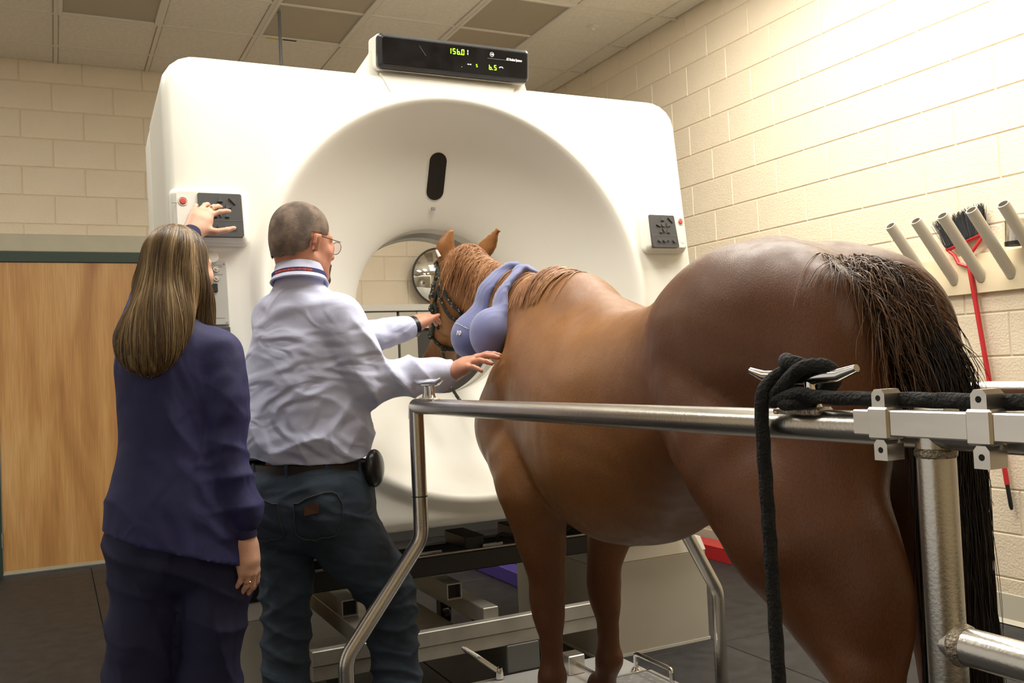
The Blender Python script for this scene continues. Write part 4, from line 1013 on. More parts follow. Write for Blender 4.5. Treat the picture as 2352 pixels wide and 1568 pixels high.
# eyes
for s in (-1, 1):
    c = hp(.172, .028, s*.094); MB().ball(tuple(c), (.019, .019, .019), 14, 10).build('eye', mat('eye_dark', (.01, .006, .004), .08), horse)
for s in (-1, 1):
    b0 = hp(.015, .075, s*.062); P_ = [b0+HS*s*.030-HD*.02+HU*.0, b0+HS*s*.036-HD*.03+HU*.025, b0+HS*s*.024-HD*.022+HU*.045]; MB().tube([tuple(p) for p in catmull(P_, 5)], .0065, 8).build('ear_plug', mat('ear_plug_white', (.75, .75, .74), .3), horse)
# mane
rs = np.random.RandomState(5)
crest = catmull([(HX, 2.60, 1.525), (HX, 2.80, 1.545), (HX-.003, 2.95, 1.54), (HX-.01, 3.10, 1.59), (HX-.025, 3.22, 1.645), (HX-.038, 3.33, 1.715), (HX-.045, 3.42, 1.745), tuple(hp(.06, .10))], 8)
def strand_set(n, t0, t1, ln, side, seed, lift=.02, spread=.03, k=9):
    r = np.random.RandomState(seed); out = []
    for i in range(n):
        t = r.uniform(t0, t1)*(len(crest)-1); a = int(t); fr = t-a; b = crest[a]*(1-fr)+crest[min(a+1, len(crest)-1)]*fr+r.randn(3)*(.008, .01, .003)-(0, 0, .012)
        L = ln*r.uniform(.6, 1.15); sd = side if r.rand() < .85 else -side; q = [b]; v = np.array((sd*(.45+.2*r.rand()), r.randn()*.35-.1, .9)); v /= np.linalg.norm(v)
        for j in range(k-1):
            v = v+np.array((sd*.12, r.randn()*.06, -.55))*1.0; v /= np.linalg.norm(v); q.append(q[-1]+v*L/(k-1)*(.35 if j == 0 else 1))
        out.append(q)
    return np.array(out)
hair_mat('mane_hair', [(0, (.13, .045, .015)), (.5, (.26, .105, .035)), (1, (.45, .24, .10))], .45)
S1 = strand_set(520, .46, .97, .20, -1, 1); S2 = strand_set(170, .02, .25, .13, -1, 2); S3 = strand_set(140, .25, .48, .10, 1, 3)
def off_skin(S, lift=.004):
    """push strands out of the coat"""
    G = np.stack(np.gradient(H.D, H.h), -1); Q = S.reshape(-1, 3)
    for it in range(8):
        d, g = fld_val(H, Q, G); Q = Q+g*np.clip(lift-d, 0, .02)[:, None]
    return Q.reshape(S.shape)
S4 = strand_set(200, .60, .99, .11, 1, 13); S5 = strand_set(60, .04, .20, .15, -1, 14)
hair_mesh(off_skin(np.concatenate([S1, S2, S3, S4, S5])), .0019, .0006, 'mane', 'mane_hair', horse, seed=4)
# forelock between the ears
fs_ = []
for i in range(120):
    b = hp(.0, .095, rs.uniform(-.045, .045)); q = [b]; v = HU*.9+HD*.5+HS*rs.randn()*.3; v /= np.linalg.norm(v)
    for j in range(7):
        v = v+HD*.5-HU*.22+rs.randn(3)*.06; v /= np.linalg.norm(v); q.append(q[-1]+v*rs.uniform(.014, .022))
    fs_.append(q)
hair_mesh(np.array(fs_), .0018, .0006, 'forelock', 'mane_hair', horse, seed=6)
# tail: dock then long strands
hair_mat('tail_hair', [(0, (.045, .018, .007)), (.6, (.085, .034, .012)), (1, (.20, .085, .030))], .42, tip=(.010, .005, .003), gain=3.5)
ts = []; tn = 5200; dock = catmull([(HX-.01, 1.44, 1.45), (HX-.015, 1.36, 1.42), (HX-.02, 1.295, 1.33), (HX-.02, 1.262, 1.18), (HX-.02, 1.255, 1.02)], 8)
for i in range(tn):
    t = rs.rand()**1.2; a = t*(len(dock)-1); j0 = int(a); b = dock[j0]*(1-(a-j0))+dock[min(j0+1, len(dock)-1)]*(a-j0)
    th_ = rs.uniform(0, 2*math.pi); sp = np.array((math.cos(th_), math.sin(th_)*.6-.25, 0)); q = [b+sp*.02]
    zend = rs.uniform(.28, .62) if rs.rand() < .7 else rs.uniform(.6, 1.0); wid = .014+.042*rs.rand()**.7; k = 14; zs = np.linspace(b[2], zend, k); off = rs.randn()*.014; wv = rs.uniform(0, 6)
    for j in range(1, k):
        f_ = j/(k-1); sw = min(1, f_*2.2)
        q.append(np.array((HX-.02+sp[0]*(.02+wid*sw)+off*f_+.006*math.sin(wv+f_*7), 1.240+.006*f_+sp[1]*(.02+wid*sw*.75)+.005*math.cos(wv*2+f_*6), zs[j]))*1.0+((b-np.array((HX-.02, 1.240, b[2])))*np.array((1, 1, 0))*(1-sw)**1.5))
    ts.append(q)
hair_mesh(np.array(ts), .0013, .0005, 'tail', 'tail_hair', horse, seed=8)
# short loose hairs over the dock
dh_ = []
for i in range(1100):
    t = rs.rand()**1.2*.7; a = t*(len(dock)-1); j0 = int(a); b = dock[j0]+np.array((rs.uniform(-.09, .06), rs.uniform(-.01, .05), .0)); b[2] += .018-.35*max(0, abs(b[0]-HX)-.02); q = [b]
    v = np.array((rs.randn()*.5-.25, -.75, .35-.5*t)); v /= np.linalg.norm(v)
    for j in range(7):
        v = v+np.array((rs.randn()*.10, -.02, -.34)); v /= np.linalg.norm(v); q.append(q[-1]+v*rs.uniform(.012, .026))
    dh_.append(q)
hair_mat('dock_hair', [(0, (.04, .016, .006)), (.6, (.10, .042, .014)), (1, (.28, .14, .055))], .45)
hair_mesh(off_skin(np.array(dh_), .003), .0011, .0004, 'dock_hair', 'dock_hair', horse, seed=9)
# ------------------------------------------------------------------ rope halter and the stretch top tied round the neck
hal = empty('rope_halter', tuple(hp(.1, 0)), 'black rope halter with pale flecks on the horse head', 'halter')
def halter_mat():
    m = bpy.data.materials.new('halter_rope'); m.use_nodes = True; nt = m.node_tree; b = nt.nodes['Principled BSDF']; b.inputs['Roughness'].default_value = .8
    tc = nt.nodes.new('ShaderNodeTexCoord'); v = nt.nodes.new('ShaderNodeTexVoronoi'); v.inputs['Scale'].default_value = 85; nt.links.new(tc.outputs['Object'], v.inputs['Vector'])
    rp = nt.nodes.new('ShaderNodeValToRGB'); rp.color_ramp.interpolation = 'CONSTANT'; rp.color_ramp.elements[0].color = (.45, .42, .30, 1); rp.color_ramp.elements[1].position = .23; rp.color_ramp.elements[1].color = (.018, .022, .018, 1)
    nt.links.new(v.outputs['Distance'], rp.inputs['Fac']); nt.links.new(rp.outputs['Color'], b.inputs['Base Color']); MATS['halter_rope'] = m
halter_mat(); ho = hal.location
HG = np.stack(np.gradient(H.D, H.h), -1)
def surf_project(pts, off):
    """push points out to the horse's skin along the local gradient"""
    Q = np.array(pts, float)
    for it in range(12):
        d, g = fld_val(H, Q, HG); Q = Q-g*np.clip(d-off, -.02, .02)[:, None]
    return Q
def hring(a, tilt, n=26, u0=-.03, ru=.13, rs_=.10):
    t = np.linspace(0, 2*math.pi, n, endpoint=False)
    return np.array([hp(a+tilt*math.sin(q), u0+ru*math.sin(q), rs_*math.cos(q)) for q in t])
def hrope(Q, name, r=.007, closed=False):
    mbx = MB().tube([tuple(np.array(q)-np.array(ho)) for q in Q], r, 8, closed=closed); return mbx.build(name, 'halter_rope', hal)
hrope(surf_project(hring(.36, .0, ru=.09, rs_=.08), .006), 'noseband', closed=True)
hrope(surf_project(hring(.045, -.03, u0=-.02, ru=.14, rs_=.12), .007), 'crown_strap', .008, closed=True)
hrope(surf_project(hring(.075, -.05, u0=-.02, ru=.15, rs_=.12), .008), 'throat_strap', .007, closed=True)
for s in (-1, 1):
    hrope(surf_project(catmull([hp(.06, -.01, s*.10), hp(.16, -.04, s*.11), hp(.27, -.035, s*.09), hp(.36, -.02, s*.08)], 5), .006), 'cheek_strap')
    for a, u in ((.075, -.0), (.17, -.04), (.36, -.02)):
        c = surf_project([hp(a, u, s*.11)], .009)[0]-np.array(ho); MB().ball(tuple(c), (.017, .015, .018), 10, 7).build('knot', 'halter_rope', hal)
kn = surf_project(catmull([hp(.05, .02, -.11), hp(.10, .0, -.115), hp(.13, -.02, -.115)], 5), .013); hrope(kn, 'crown_tail', .010)
hrope(surf_project(catmull([hp(.13, -.05, -.115), hp(.16, -.09, -.11), hp(.22, -.11, -.10)], 5), .010), 'crown_tail', .008)
lead = catmull([tuple(hp(.36, -.10, -.03)), (1.45, 3.60, 1.36), (1.47, 3.56, 1.20), (1.50, 3.50, 1.12)], 6); hrope(lead, 'lead_stub', .007)

B_ = Field((1.24, 2.80, 1.22), (1.76, 3.30, 1.72), .006)
# straps hug the neck, cups swell at the near side
def band(pts, rad, asp, side):
    P_ = np.array(pts); P_[:5] = surf_project(P_[:5], .006); B_.chain([tuple(p) for p in P_], rad, .03, side, asp, 4)
t1 = [(1.64, 3.08, 1.43), (1.62, 3.09, 1.53), (1.535, 3.085, 1.625), (1.445, 3.095, 1.565), (1.405, 3.11, 1.49), (1.385, 3.125, 1.43), (1.378, 3.135, 1.395)]
t2 = [(1.67, 2.97, 1.40), (1.64, 2.98, 1.50), (1.54, 2.985, 1.60), (1.435, 2.965, 1.535), (1.39, 2.94, 1.46), (1.372, 2.93, 1.42), (1.362, 2.925, 1.39)]
band(t1, [.028, .029, .030, .034, .042, .054, .060], [.4, .4, .4, .4, .55, .85, 1.], (1, 0, .3))
band(t2, [.028, .029, .030, .036, .048, .058, .062], [.4, .4, .4, .4, .6, .9, 1.], (1, 0, .3))
B_.ell((1.368, 3.135, 1.385), (.060, .070, .075), .03); B_.ell((1.352, 2.925, 1.388), (.062, .076, .084), .02)
B_.cone((1.39, 3.10, 1.41), (1.38, 2.96, 1.41), .035, .035, .02)
bs = B_.mesh('stretch_top', 2); v_ = bs.v
bs.push(.0013*ridge(v_, (.05, .95, .2), 150, 1.0, 10, 2)*np.clip((v_[:, 2]-1.42)/.08, 0, 1)*np.clip((1.66-v_[:, 2])/.05, 0, 1))
mat('periwinkle', (.145, .162, .325), .75, var=.05, vscale=20, sheen=.3)
bra = bs.obj('periwinkle'); tag(bra, 'periwinkle blue stretch top with two filled cups hung round the horse neck', 'garment')
BG = np.stack(np.gradient(B_.D, B_.h), -1)
def on_top(p, off=.0015):
    Q = np.array([p], float)
    for it in range(10):
        d, g = fld_val(B_, Q, BG); Q = Q-g*np.clip(d-off, -.02, .02)[:, None]
    return Vector(Q[0]), Vector(fld_val(B_, Q, BG)[1][0])
pt, nr = on_top((1.32, 3.100, 1.402)); xd = Vector((.55, -.75, -.12)); xd = (xd-nr*xd.dot(nr)).normalized(); yd = nr.cross(xd)
lt = link('printed_number', text_mesh('10', .022, .0015, 0, .0008), 'print_white', bra)
lt.matrix_local = Matrix(((xd.x, yd.x, nr.x, pt.x), (xd.y, yd.y, nr.y, pt.y), (xd.z, yd.z, nr.z, pt.z), (0, 0, 0, 1)))
mbx = MB(); rl = random.Random(9)
for k in range(17):
    t = k/16; p, n_ = on_top(np.array((1.32, 3.130, 1.440))*(1-t)+np.array((1.33, 3.062, 1.420))*t, .0016); p2, _ = on_top(np.array((1.32, 3.130, 1.440))*(1-t-.03)+np.array((1.33, 3.062, 1.420))*(t+.03), .0016)
    mbx.tube([p, p2], rl.uniform(.0010, .0019), 5)
mbx.build('printed_script', 'print_white', bra)

# ------------------------------------------------------------------ people
def nrmz(v): v = np.array(v, float); return v/np.linalg.norm(v)
def hand(F, wr, d, n, th, size=1., curl=(.3, .3, .35, .4), bend=None, splay=(.12, .03, -.06, -.16), thumb=(.7, .75, .15), thl=1., nails=None):
    """palm + five fingers; d wrist->knuckles, n back of hand, th towards the thumb"""
    wr = np.array(wr, float); d = nrmz(d); n = np.array(n, float); n = nrmz(n-d*(n@d)); s = np.cross(d, n); s = s if s@np.array(th) > 0 else -s
    z = size; off = (.030, .0105, -.0105, -.029); kl = (.088, .092, .088, .080); fl = (.072, .080, .074, .058)
    for i in range(4):
        K = wr+d*kl[i]*z+s*off[i]*z+n*(.004 if i in (1, 2) else 0)
        F.cone(wr+s*off[i]*.55*z+d*.008, K, .0145*z, .0108*z, .016)
        fd = nrmz(d+s*splay[i]); c = curl[i]; p = K; r0 = (.0092, .0095, .0090, .0080)[i]*z
        for j, (fr, rr, ca) in enumerate(((.46, .95, .55), (.30, .86, 1.), (.24, .76, .65))):
            a = c*ca; ax = np.cross(fd, n); fd = nrmz(fd*math.cos(a)-n*math.sin(a)); n_ = None
            # keep the bending plane: recompute a local back-of-finger normal
            nn = nrmz(n-fd*(n@fd)) if abs(n@fd) < .98 else n
            q = p+fd*fl[i]*fr*z; F.cone(p, q, r0*(1.02 if j == 0 else (.95, .88)[j-1]), r0*rr, .004); p = q
        if nails is not None: nails.append((p, fd, n))
    F.cone(wr-d*.02, wr+d*.05*z, .024*z, .026*z, .02, s, 1.25)
    F.cone(wr+d*.02+s*.02*z, wr+d*.055*z+s*.028*z-n*.008, .015*z, .013*z, .02)
    t0 = wr+d*.022*z+s*.024*z-n*.006; td = nrmz(s*thumb[0]+d*thumb[1]-n*thumb[2]); t1_ = t0+td*.042*z; td2 = nrmz(td+d*.45); t2_ = t1_+td2*.032*z*thl; t3 = t2_+nrmz(td2+d*.25-n*.1)*.026*z*thl
    F.cone(t0, t1_, .0145*z, .0115*z, .014); F.cone(t1_, t2_, .0112*z, .0100*z, .005); F.cone(t2_, t3, .0100*z, .0080*z, .004)
    return s
def head(F, c, f, u, z=1., female=False):
    f = nrmz(f); u = nrmz(np.array(u)-f*(np.array(u)@f)); r = np.cross(f, u); M = np.stack([r, f, u], 1)
    q = lambda a, b, cc: np.array(c)+(r*a+f*b+u*cc)*z
    E = lambda p, rad, k=.02: F.ell(p, np.array(rad)*z, k, M)
    E(q(0, -.012, .034), (.077, .097, .088)); E(q(0, .036, -.042), (.060, .064, .084), .03)
    E(q(0, -.045, -.005), (.066, .052, .065), .03)
    jw = .050 if not female else .044
    for s in (-1, 1):
        F.cone(q(s*jw, .0, -.062), q(s*.016, .074, -.106), .020*z, .017*z, .025)
        F.cone(q(s*.032, .084, -.012), q(s*.046, .066, -.030), .014*z, .014*z, .02)
        F.cone(q(s*.014, .086, .017), q(s*.046, .070, .016), .010*z, .010*z, .014)
        E(q(s*.031, .076, -.001), (.0145, .012, .011), .006)              # eyelids
        e = q(s*.078, -.006, -.012)
        F.cone(e+(u*.020+f*.006)*z+r*s*.006*z, e-(u*.022-f*.002)*z, .0095*z, .0075*z, .006, r*s+f*-.5, .6)
        F.cone(e+(u*.022-f*.010)*z+r*s*.012*z, e+(-u*.005-f*.014)*z+r*s*.012*z, .006*z, .006*z, .004)
    F.cone(q(0, .094, .006), q(0, .112, -.034), .0085*z, .0125*z, .012)
    for s in (-1, 1): F.ell(q(s*.011, .100, -.038), (.009*z, .010*z, .008*z), .008, M)
    E(q(0, .092, -.064), (.024, .011, .007), .008); E(q(0, .091, -.076), (.021, .011, .008), .008); E(q(0, .083, -.104), (.020, .016, .016), .015)
    return q, r, f, u
def skin_mat(name, col):
    m = mat(name, col, .48, var=.10, vscale=18, bump=.12, bscale=240); b = m.node_tree.nodes['Principled BSDF']
    b.inputs['Subsurface Weight'].default_value = .12; b.inputs['Subsurface Radius'].default_value = (.02, .008, .004); b.inputs['Subsurface Scale'].default_value = .3; return m
skin_mat('skin_man', (.56, .255, .165)); skin_mat('skin_woman', (.66, .37, .26))
def loft_ring(c, r, f, u, rx, ry, h, t, name, m, parent, n=48, shape=None):
    """closed strap of height h and thickness t round an ellipse"""
    mbx = MB(); prof = [(0, -h/2), (t, -h/2+.0015), (t, h/2-.0015), (0, h/2)]; vs = []; k = len(prof)
    for i in range(n):
        a = 2*math.pi*i/n
        for o, zz in prof: vs.append(tuple(np.array(c)+r*(rx+o)*math.cos(a)+f*(ry+o)*math.sin(a)+u*(zz+(shape(a) if shape else 0))))
    fs = [(i*k+j, ((i+1) % n)*k+j, ((i+1) % n)*k+(j+1) % k, i*k+(j+1) % k) for i in range(n) for j in range(k)]
    return mbx.add(vs, fs).build(name, m, parent)

# ---- man
Zv = np.array((0, 0, 1.)); mf = nrmz((.62, .78, 0)); mr = np.cross(mf, Zv)     # facing, right
MC = np.array((.748, 3.08, 0.))
at_ = lambda a, b, z: MC+mr*a+mf*b+Zv*z
SRm, ELm, WRm = np.array((.838, 2.965, 1.455)), np.array((.905, 2.955, 1.245)), np.array((1.195, 2.890, 1.262))
SLm, LEm, WLm = np.array((.690, 3.18, 1.475)), np.array((.93, 3.235, 1.385)), np.array((1.215, 3.31, 1.440))
HTm = np.array((1.305, 2.675, 1.296))
KRm, ARm = np.array((.985, 3.03, .54)), np.array((1.008, 3.0, .09)); KLm, ALm = np.array((.668, 3.13, .51)), np.array((.640, 3.09, .09))
hcm = np.array((.757, 3.075, 1.720)); hfm = nrmz((.92, .38, -.08)); hum = nrmz((.10, .02, 1))
F = Field((.44, 2.68, -.005), (1.42, 3.52, 1.875), .0052)
q, hr_, hf_, hu_ = head(F, hcm, hfm, hum, 1.05)
F.cone(q(0, -.035, -.03), at_(0, -.02, 1.53), .060, .066, .03); F.cone(at_(0, -.02, 1.54), at_(0, 0, 1.44), .07, .10, .05)
F.chain([at_(0, 0, .90), at_(0, .0, 1.05), at_(0, .01, 1.25), at_(0, 0, 1.42), at_(0, -.01, 1.49)], [.115, .11, .115, .105, .06], .05, mr, [1.25, 1.25, 1.35, 1.5, 1.6])
for S_, E_, W_ in ((SRm, ELm, WRm), (SLm, LEm, WLm)): F.chain([S_, E_], [.050, .038], .04); F.chain([E_, W_], [.038, .026], .02)
fdir = {1: np.array((0, 1., 0)), -1: mf}
for K_, A_, s in ((KRm, ARm, 1), (KLm, ALm, -1)): F.chain([at_(s*.09, 0, .88), K_], [.085, .055], .05); F.chain([K_, A_], [.055, .040], .02); F.cone(A_-(0, 0, .03), A_+fdir[s]*.15-(0, 0, .055), .035, .03, .03)
hand(F, WRm, HTm-WRm+np.array((0, 0, .055)), (-.35, -.25, .9), (.6, .8, 0), 1.12, (.38, .36, .40, .48), splay=(.20, .04, -.10, -.30), thumb=(.75, .75, .25))
hand(F, WLm, (.72, .55, .42), (-.55, -.30, .75), (.35, -.75, -.45), 1.02, (.85, .95, 1.0, 1.05), splay=(.05, 0, -.03, -.06), thumb=(.35, 1.0, .05))
msk = F.mesh('person', 2); man = msk.obj('skin_man')
tag(man, 'person in pale blue dress shirt and jeans reaching out to the horse', 'person')
# hair: close crop
def crop_hair(c, f, u, z=1.):
    G = Field(np.array(c)-.16, np.array(c)+.16, .005); f = nrmz(f); u = nrmz(np.array(u)-f*(np.array(u)@f)); r = np.cross(f, u); M = np.stack([r, f, u], 1)
    qq = lambda a, b, cc: np.array(c)+(r*a+f*b+u*cc)*z
    G.ell(qq(0, -.012, .034), np.array((.0805, .1005, .0915))*z, .02, M); G.ell(qq(0, -.045, -.005), np.array((.0690, .0550, .0670))*z, .03, M); G.cone(qq(0, -.040, -.02), qq(0, -.042, -.075), .060*z, .058*z, .03)
    s = G.mesh('hair', 2); L = (s.v-np.array(c))@M
    nz = vnoise(s.v, 60, 4)*.004
    m = (L[:, 2] > -.064+nz) & (L[:, 2] > -.066+.55*np.maximum(0, L[:, 1]+.080)+nz) & ~((L[:, 1] > .058+nz) & (L[:, 2] < .115)) & ~((np.abs(L[:, 0]) > .04) & (L[:, 1] > -.025+nz) & (L[:, 2] < .020))
    return s.keep(m), M
def stubble_mat():
    m = mat('cropped_hair', (.085, .060, .042), .75, bump=.6, bscale=420, col2=(.24, .17, .125), vscale=22, cr=(.36, .62)); return m
stubble_mat()
hsn, Mh = crop_hair(hcm, hfm, hum, 1.05); ho_ = hsn.obj('cropped_hair', man)
# goatee
G = Field(np.array(hcm)-.17, np.array(hcm)+.17, .004); G.ell(q(0, .088, -.112), (.026, .022, .022), .01, Mh); G.cone(q(.022, .084, -.10), q(.024, .092, -.066), .009, .006, .01); G.cone(q(-.022, .084, -.10), q(-.024, .092, -.066), .009, .006, .01)
G.mesh('goatee', 1).obj(mat('beard', (.075, .042, .025), .8, bump=.7, bscale=400), man)
# glasses
for s in (-1, 1):
    P_ = [q(s*.082, -.012, .008), q(s*.080, .02, .010), q(s*.066, .098, .006)]; MB().tube([tuple(p) for p in P_], .0014, 6).build('glasses_temple', mat('glasses_metal', (.05, .03, .02), .3, .7), man)
    MB().tube([tuple(q(s*.036+.026*math.cos(a), .106-.10*abs(s*.036+.026*math.cos(a))*.35, -.010+.020*math.sin(a))) for a in np.linspace(0, 2*math.pi, 20)[:-1]], .0011, 6, closed=True).build('glasses_rim', 'glasses_metal', man)
    MB().add([tuple(q(s*.036+.025*math.cos(a), .106-.10*abs(s*.036+.025*math.cos(a))*.35, -.010+.019*math.sin(a))) for a in np.linspace(0, 2*math.pi, 20)[:-1]], [tuple(range(19))]).build('glasses_lens', mat('lens', (.9, .9, .9), .02, trans=1., alpha=.25), man)
MB().tube([tuple(q(-.012, .104, -.006)), tuple(q(0, .110, -.002)), tuple(q(.012, .104, -.006))], .0013, 6).build('glasses_bridge', 'glasses_metal', man)
# shirt
mat('shirt_cloth', (.55, .58, .77), .8, var=.03, vscale=30, bump=.15, bscale=500, sheen=.2)
F = Field((.42, 2.72, .92), (1.32, 3.45, 1.68), .0066)
F.chain([at_(-.006, 0, .985), at_(-.006, -.008, 1.03), at_(-.004, -.012, 1.10), at_(0, -.008, 1.22), at_(.002, 0, 1.34), at_(.0, -.005, 1.42), at_(.0, -.01, 1.49)], [.140, .152, .152, .148, .140, .120, .078], .04, mr, [1.52, 1.50, 1.48, 1.42, 1.34, 1.32, 1.5], 4)
F.cone(at_(.0, -.02, 1.505), at_(0, -.025, 1.575), .088, .075, .05)
for S_ in (SRm, SLm): F.cone(at_(0, -.01, 1.48), S_-(0, 0, .01), .075, .078, .05)
F.chain([SRm-(0, 0, .005), SRm*.5+ELm*.5+(.012, -.012, -.01), ELm+(0.006, -.006, -.006)], [.084, .090, .086], .03)
F.chain([ELm+(0, 0, -.006), ELm*.6+WRm*.4, ELm*.25+WRm*.75, WRm*.90+ELm*.10], [.084, .072, .060, .046], .02)
F.chain([SLm, SLm*.5+LEm*.5+(0, 0, -.02), LEm], [.080, .072, .066], .03); F.chain([LEm, LEm*.4+WLm*.6, WLm*.92+LEm*.08], [.064, .054, .044], .02)
F.D = np.maximum(F.D, (.990+.02*np.clip((F.ax[0]-.75)/.2, -1, 1)**2)[:, None, None]-F.ax[2][None, None, :])
sh = F.mesh('shirt', 3); v_ = sh.v; lo_ = v_-MC
tor = np.clip((1.50-v_[:, 2])/.15, 0, 1)
bx_ = lo_@mr; by_ = lo_@mf
dR = np.linalg.norm(v_-(ELm*.75+WRm*.25), axis=1); dU = np.linalg.norm(v_-(SRm*.45+ELm*.55), axis=1)
arm = np.clip(1.4-np.minimum(dR/.22, dU/.22)*1.4, 0, 1)
low = np.clip((1.30-v_[:, 2])/.2, 0, 1)*(by_ < .12)
brk = np.clip(.45+.55*vnoise(v_, 7, 17), 0, 1)
fold = .0085*ridge(v_, nrmz(mr*.45+Zv*.9), 19, 1.3, 4, 11, 1.5)*tor*(.30+.9*low)*(.35+.65*brk) + .0045*ridge(v_, nrmz(-mr*.6+Zv*.8), 33, 1.4, 5, 12, 1.6)*tor*low*(1-brk) + .0115*ridge(v_, nrmz((.85, .1, .5)), 34, 1.5, 7, 13, 1.5)*arm*np.clip((v_[:, 0]-.84)/.06, 0, 1) + .002*vnoise(v_, 14, 14)*tor
fold += .010*np.clip((1.08-v_[:, 2])/.07, 0, 1)*ridge(v_, nrmz(mr*.95+Zv*.3), 24, 1.1, 5, 15, 1.5)*(.4+.6*brk)
sh.push(fold*np.clip((v_[:, 2]-.985)/.03, 0, 1)); sh.relax(1)
sh.obj('shirt_cloth', man)
def cuff(W_, E_, r, name, m, parent, back=.0, ln=.055):
    d = nrmz(W_-E_); a = W_-d*(ln+back); b = W_-d*back
    mbx = MB(); up = Vector((0, 0, 1)); dv = Vector(d); 
    prof = [(r*.99, 0), (r*1.04, .004), (r*1.0, ln*.5), (r*.97, ln-.003), (r*.93, ln), (r*.86, ln-.002), (r*.84, ln*.4)]
    mbx.lathe(prof, (0, 0, 0), 'z', 28); mbx.xf(Matrix.Translation(Vector(a)) @ dv.to_track_quat('Z', 'Y').to_matrix().to_4x4()); return mbx.build(name, m, parent)
cuff(WRm, ELm, .047, 'shirt_cuff', 'shirt_cloth', man, -.004, .062); cuff(WLm, LEm, .046, 'shirt_cuff', 'shirt_cloth', man, .012, .062)
MB().lathe([(.036, -.012), (.040, -.011), (.040, .011), (.036, .012)], (0, 0, 0), 'z', 28).xf(Matrix.Translation(Vector(WLm+nrmz(WLm-LEm)*.003)) @ Vector(WLm-LEm).to_track_quat('Z', 'Y').to_matrix().to_4x4()).build('wrist_watch', 'black_plastic', man)
# collar: stand and fall, lanyard between
nc = at_(0, -.022, 1.585)+np.array((.004, 0, .018)); cu_ = nrmz((.05, .18, 1)); cf_ = nrmz(mf-cu_*(mf@cu_)); cr_ = np.cross(cf_, cu_)
tl = lambda a: -.012*math.sin(a)
mbx = MB(); n_ = 48; prof = [(.0, .020), (.002, .036), (.006, .034), (.012, .010), (.018, -.008), (.025, -.022), (.022, -.026), (.008, -.012), (0, -.02)]; vs = []
for i in range(n_):
    a = 2*math.pi*i/n_
    for o, zz in prof: vs.append(tuple(nc+cr_*(.070+o)*math.cos(a)+cf_*(.074+o)*math.sin(a)+cu_*(zz*(1.0)-.012*max(0, math.sin(a)))))
k_ = len(prof); fs = [(i*k_+j, ((i+1) % n_)*k_+j, ((i+1) % n_)*k_+(j+1) % k_, i*k_+(j+1) % k_) for i in range(n_) for j in range(k_)]
MB().add(vs, fs).build('shirt_collar', 'shirt_cloth', man)
loft_ring(nc-cu_*.004, cr_, cf_, cu_, .0855, .0895, .017, .003, 'lanyard', mat('lanyard_navy', (.025, .03, .14), .7), man, shape=lambda a: -.016*max(0, math.sin(a))+.002)
# orange woven lettering on the back of the lanyard: illegible dashes
mbx = MB(); rl = random.Random(5)
for i in range(26):
    a = R(-120+i*3.3); aa = a; w_ = .0022
    for j in range(1):
        p0 = nc-cu_*.003+cr_*.0892*math.cos(aa)+cf_*.0932*math.sin(aa); t_ = -cr_*math.sin(aa)+cf_*math.cos(aa); hgt = rl.uniform(.0025, .004); sk = rl.uniform(-.001, .001)
        mbx.add([tuple(p0-t_*w_*rl.uniform(.5, 1)-cu_*hgt), tuple(p0+t_*w_-cu_*hgt), tuple(p0+t_*(w_+sk)+cu_*hgt), tuple(p0-t_*(w_-sk)+cu_*hgt)], [(0, 1, 2, 3)])
mbx.build('lanyard_lettering', mat('lanyard_orange', (.62, .09, .03), .7), man)
# jeans
def denim():
    mat('denim', (.035, .055, .085), .85, col2=(.016, .024, .038), vscale=7, bump=.2, bscale=600, cr=(.3, .7))
denim()
F = Field((.42, 2.80, .02), (1.20, 3.36, 1.0), .0075)
F.chain([at_(-.006, 0, .965), at_(-.004, -.012, .90), at_(0, -.018, .83)], [.140, .146, .138], .04, mr, [1.50, 1.46, 1.34])
for s in (-1, 1): F.ell(at_(s*.082, -.07, .86), (.10, .095, .11), .06)
F.chain([at_(.088, -.005, .84), at_(.10, .0, .72)*.55+KRm*.0+np.array((.915, 3.03, .70))*.45, KRm, (KRm+ARm)*.5+(.0, .0, 0), ARm+(0, 0, .02)], [.120, .118, .095, .083, .088], .06)
F.chain([at_(-.088, 0, .84), at_(-.09, 0, .70)*.5+KLm*.5+(0, 0, .09), KLm, (KLm+ALm)*.5, ALm+(0, 0, .02)], [.115, .098, .082, .078, .084], .06)
F.D = np.maximum(F.D, (F.ax[2]-.985)[None, None, :])
jn = F.mesh('jeans', 3); v_ = jn.v
kR = np.clip(1-np.linalg.norm(v_-KRm, axis=1)/.22, 0, 1)+np.clip(1-np.linalg.norm(v_-KLm, axis=1)/.25, 0, 1)
fold = .006*ridge(v_, nrmz((.25, .0, 1)), 48, 1.6, 7, 21, 1.7)*np.clip((.70-v_[:, 2])/.2, .25, 1)+.007*ridge(v_, nrmz((-.5, .2, .8)), 40, 1.5, 6, 22, 1.7)*kR+.003*vnoise(v_, 14, 23)
jn.push(fold*np.clip((.96-v_[:, 2])/.05, 0, 1)); jn.relax(1); jn.obj('denim', man)
loft_ring(at_(-.006, -.003, .974), mr, mf, Zv, .2125, .1440, .040, .006, 'belt', mat('belt_leather', (.022, .013, .008), .45), man, shape=lambda a: .006*math.cos(a)*-1)
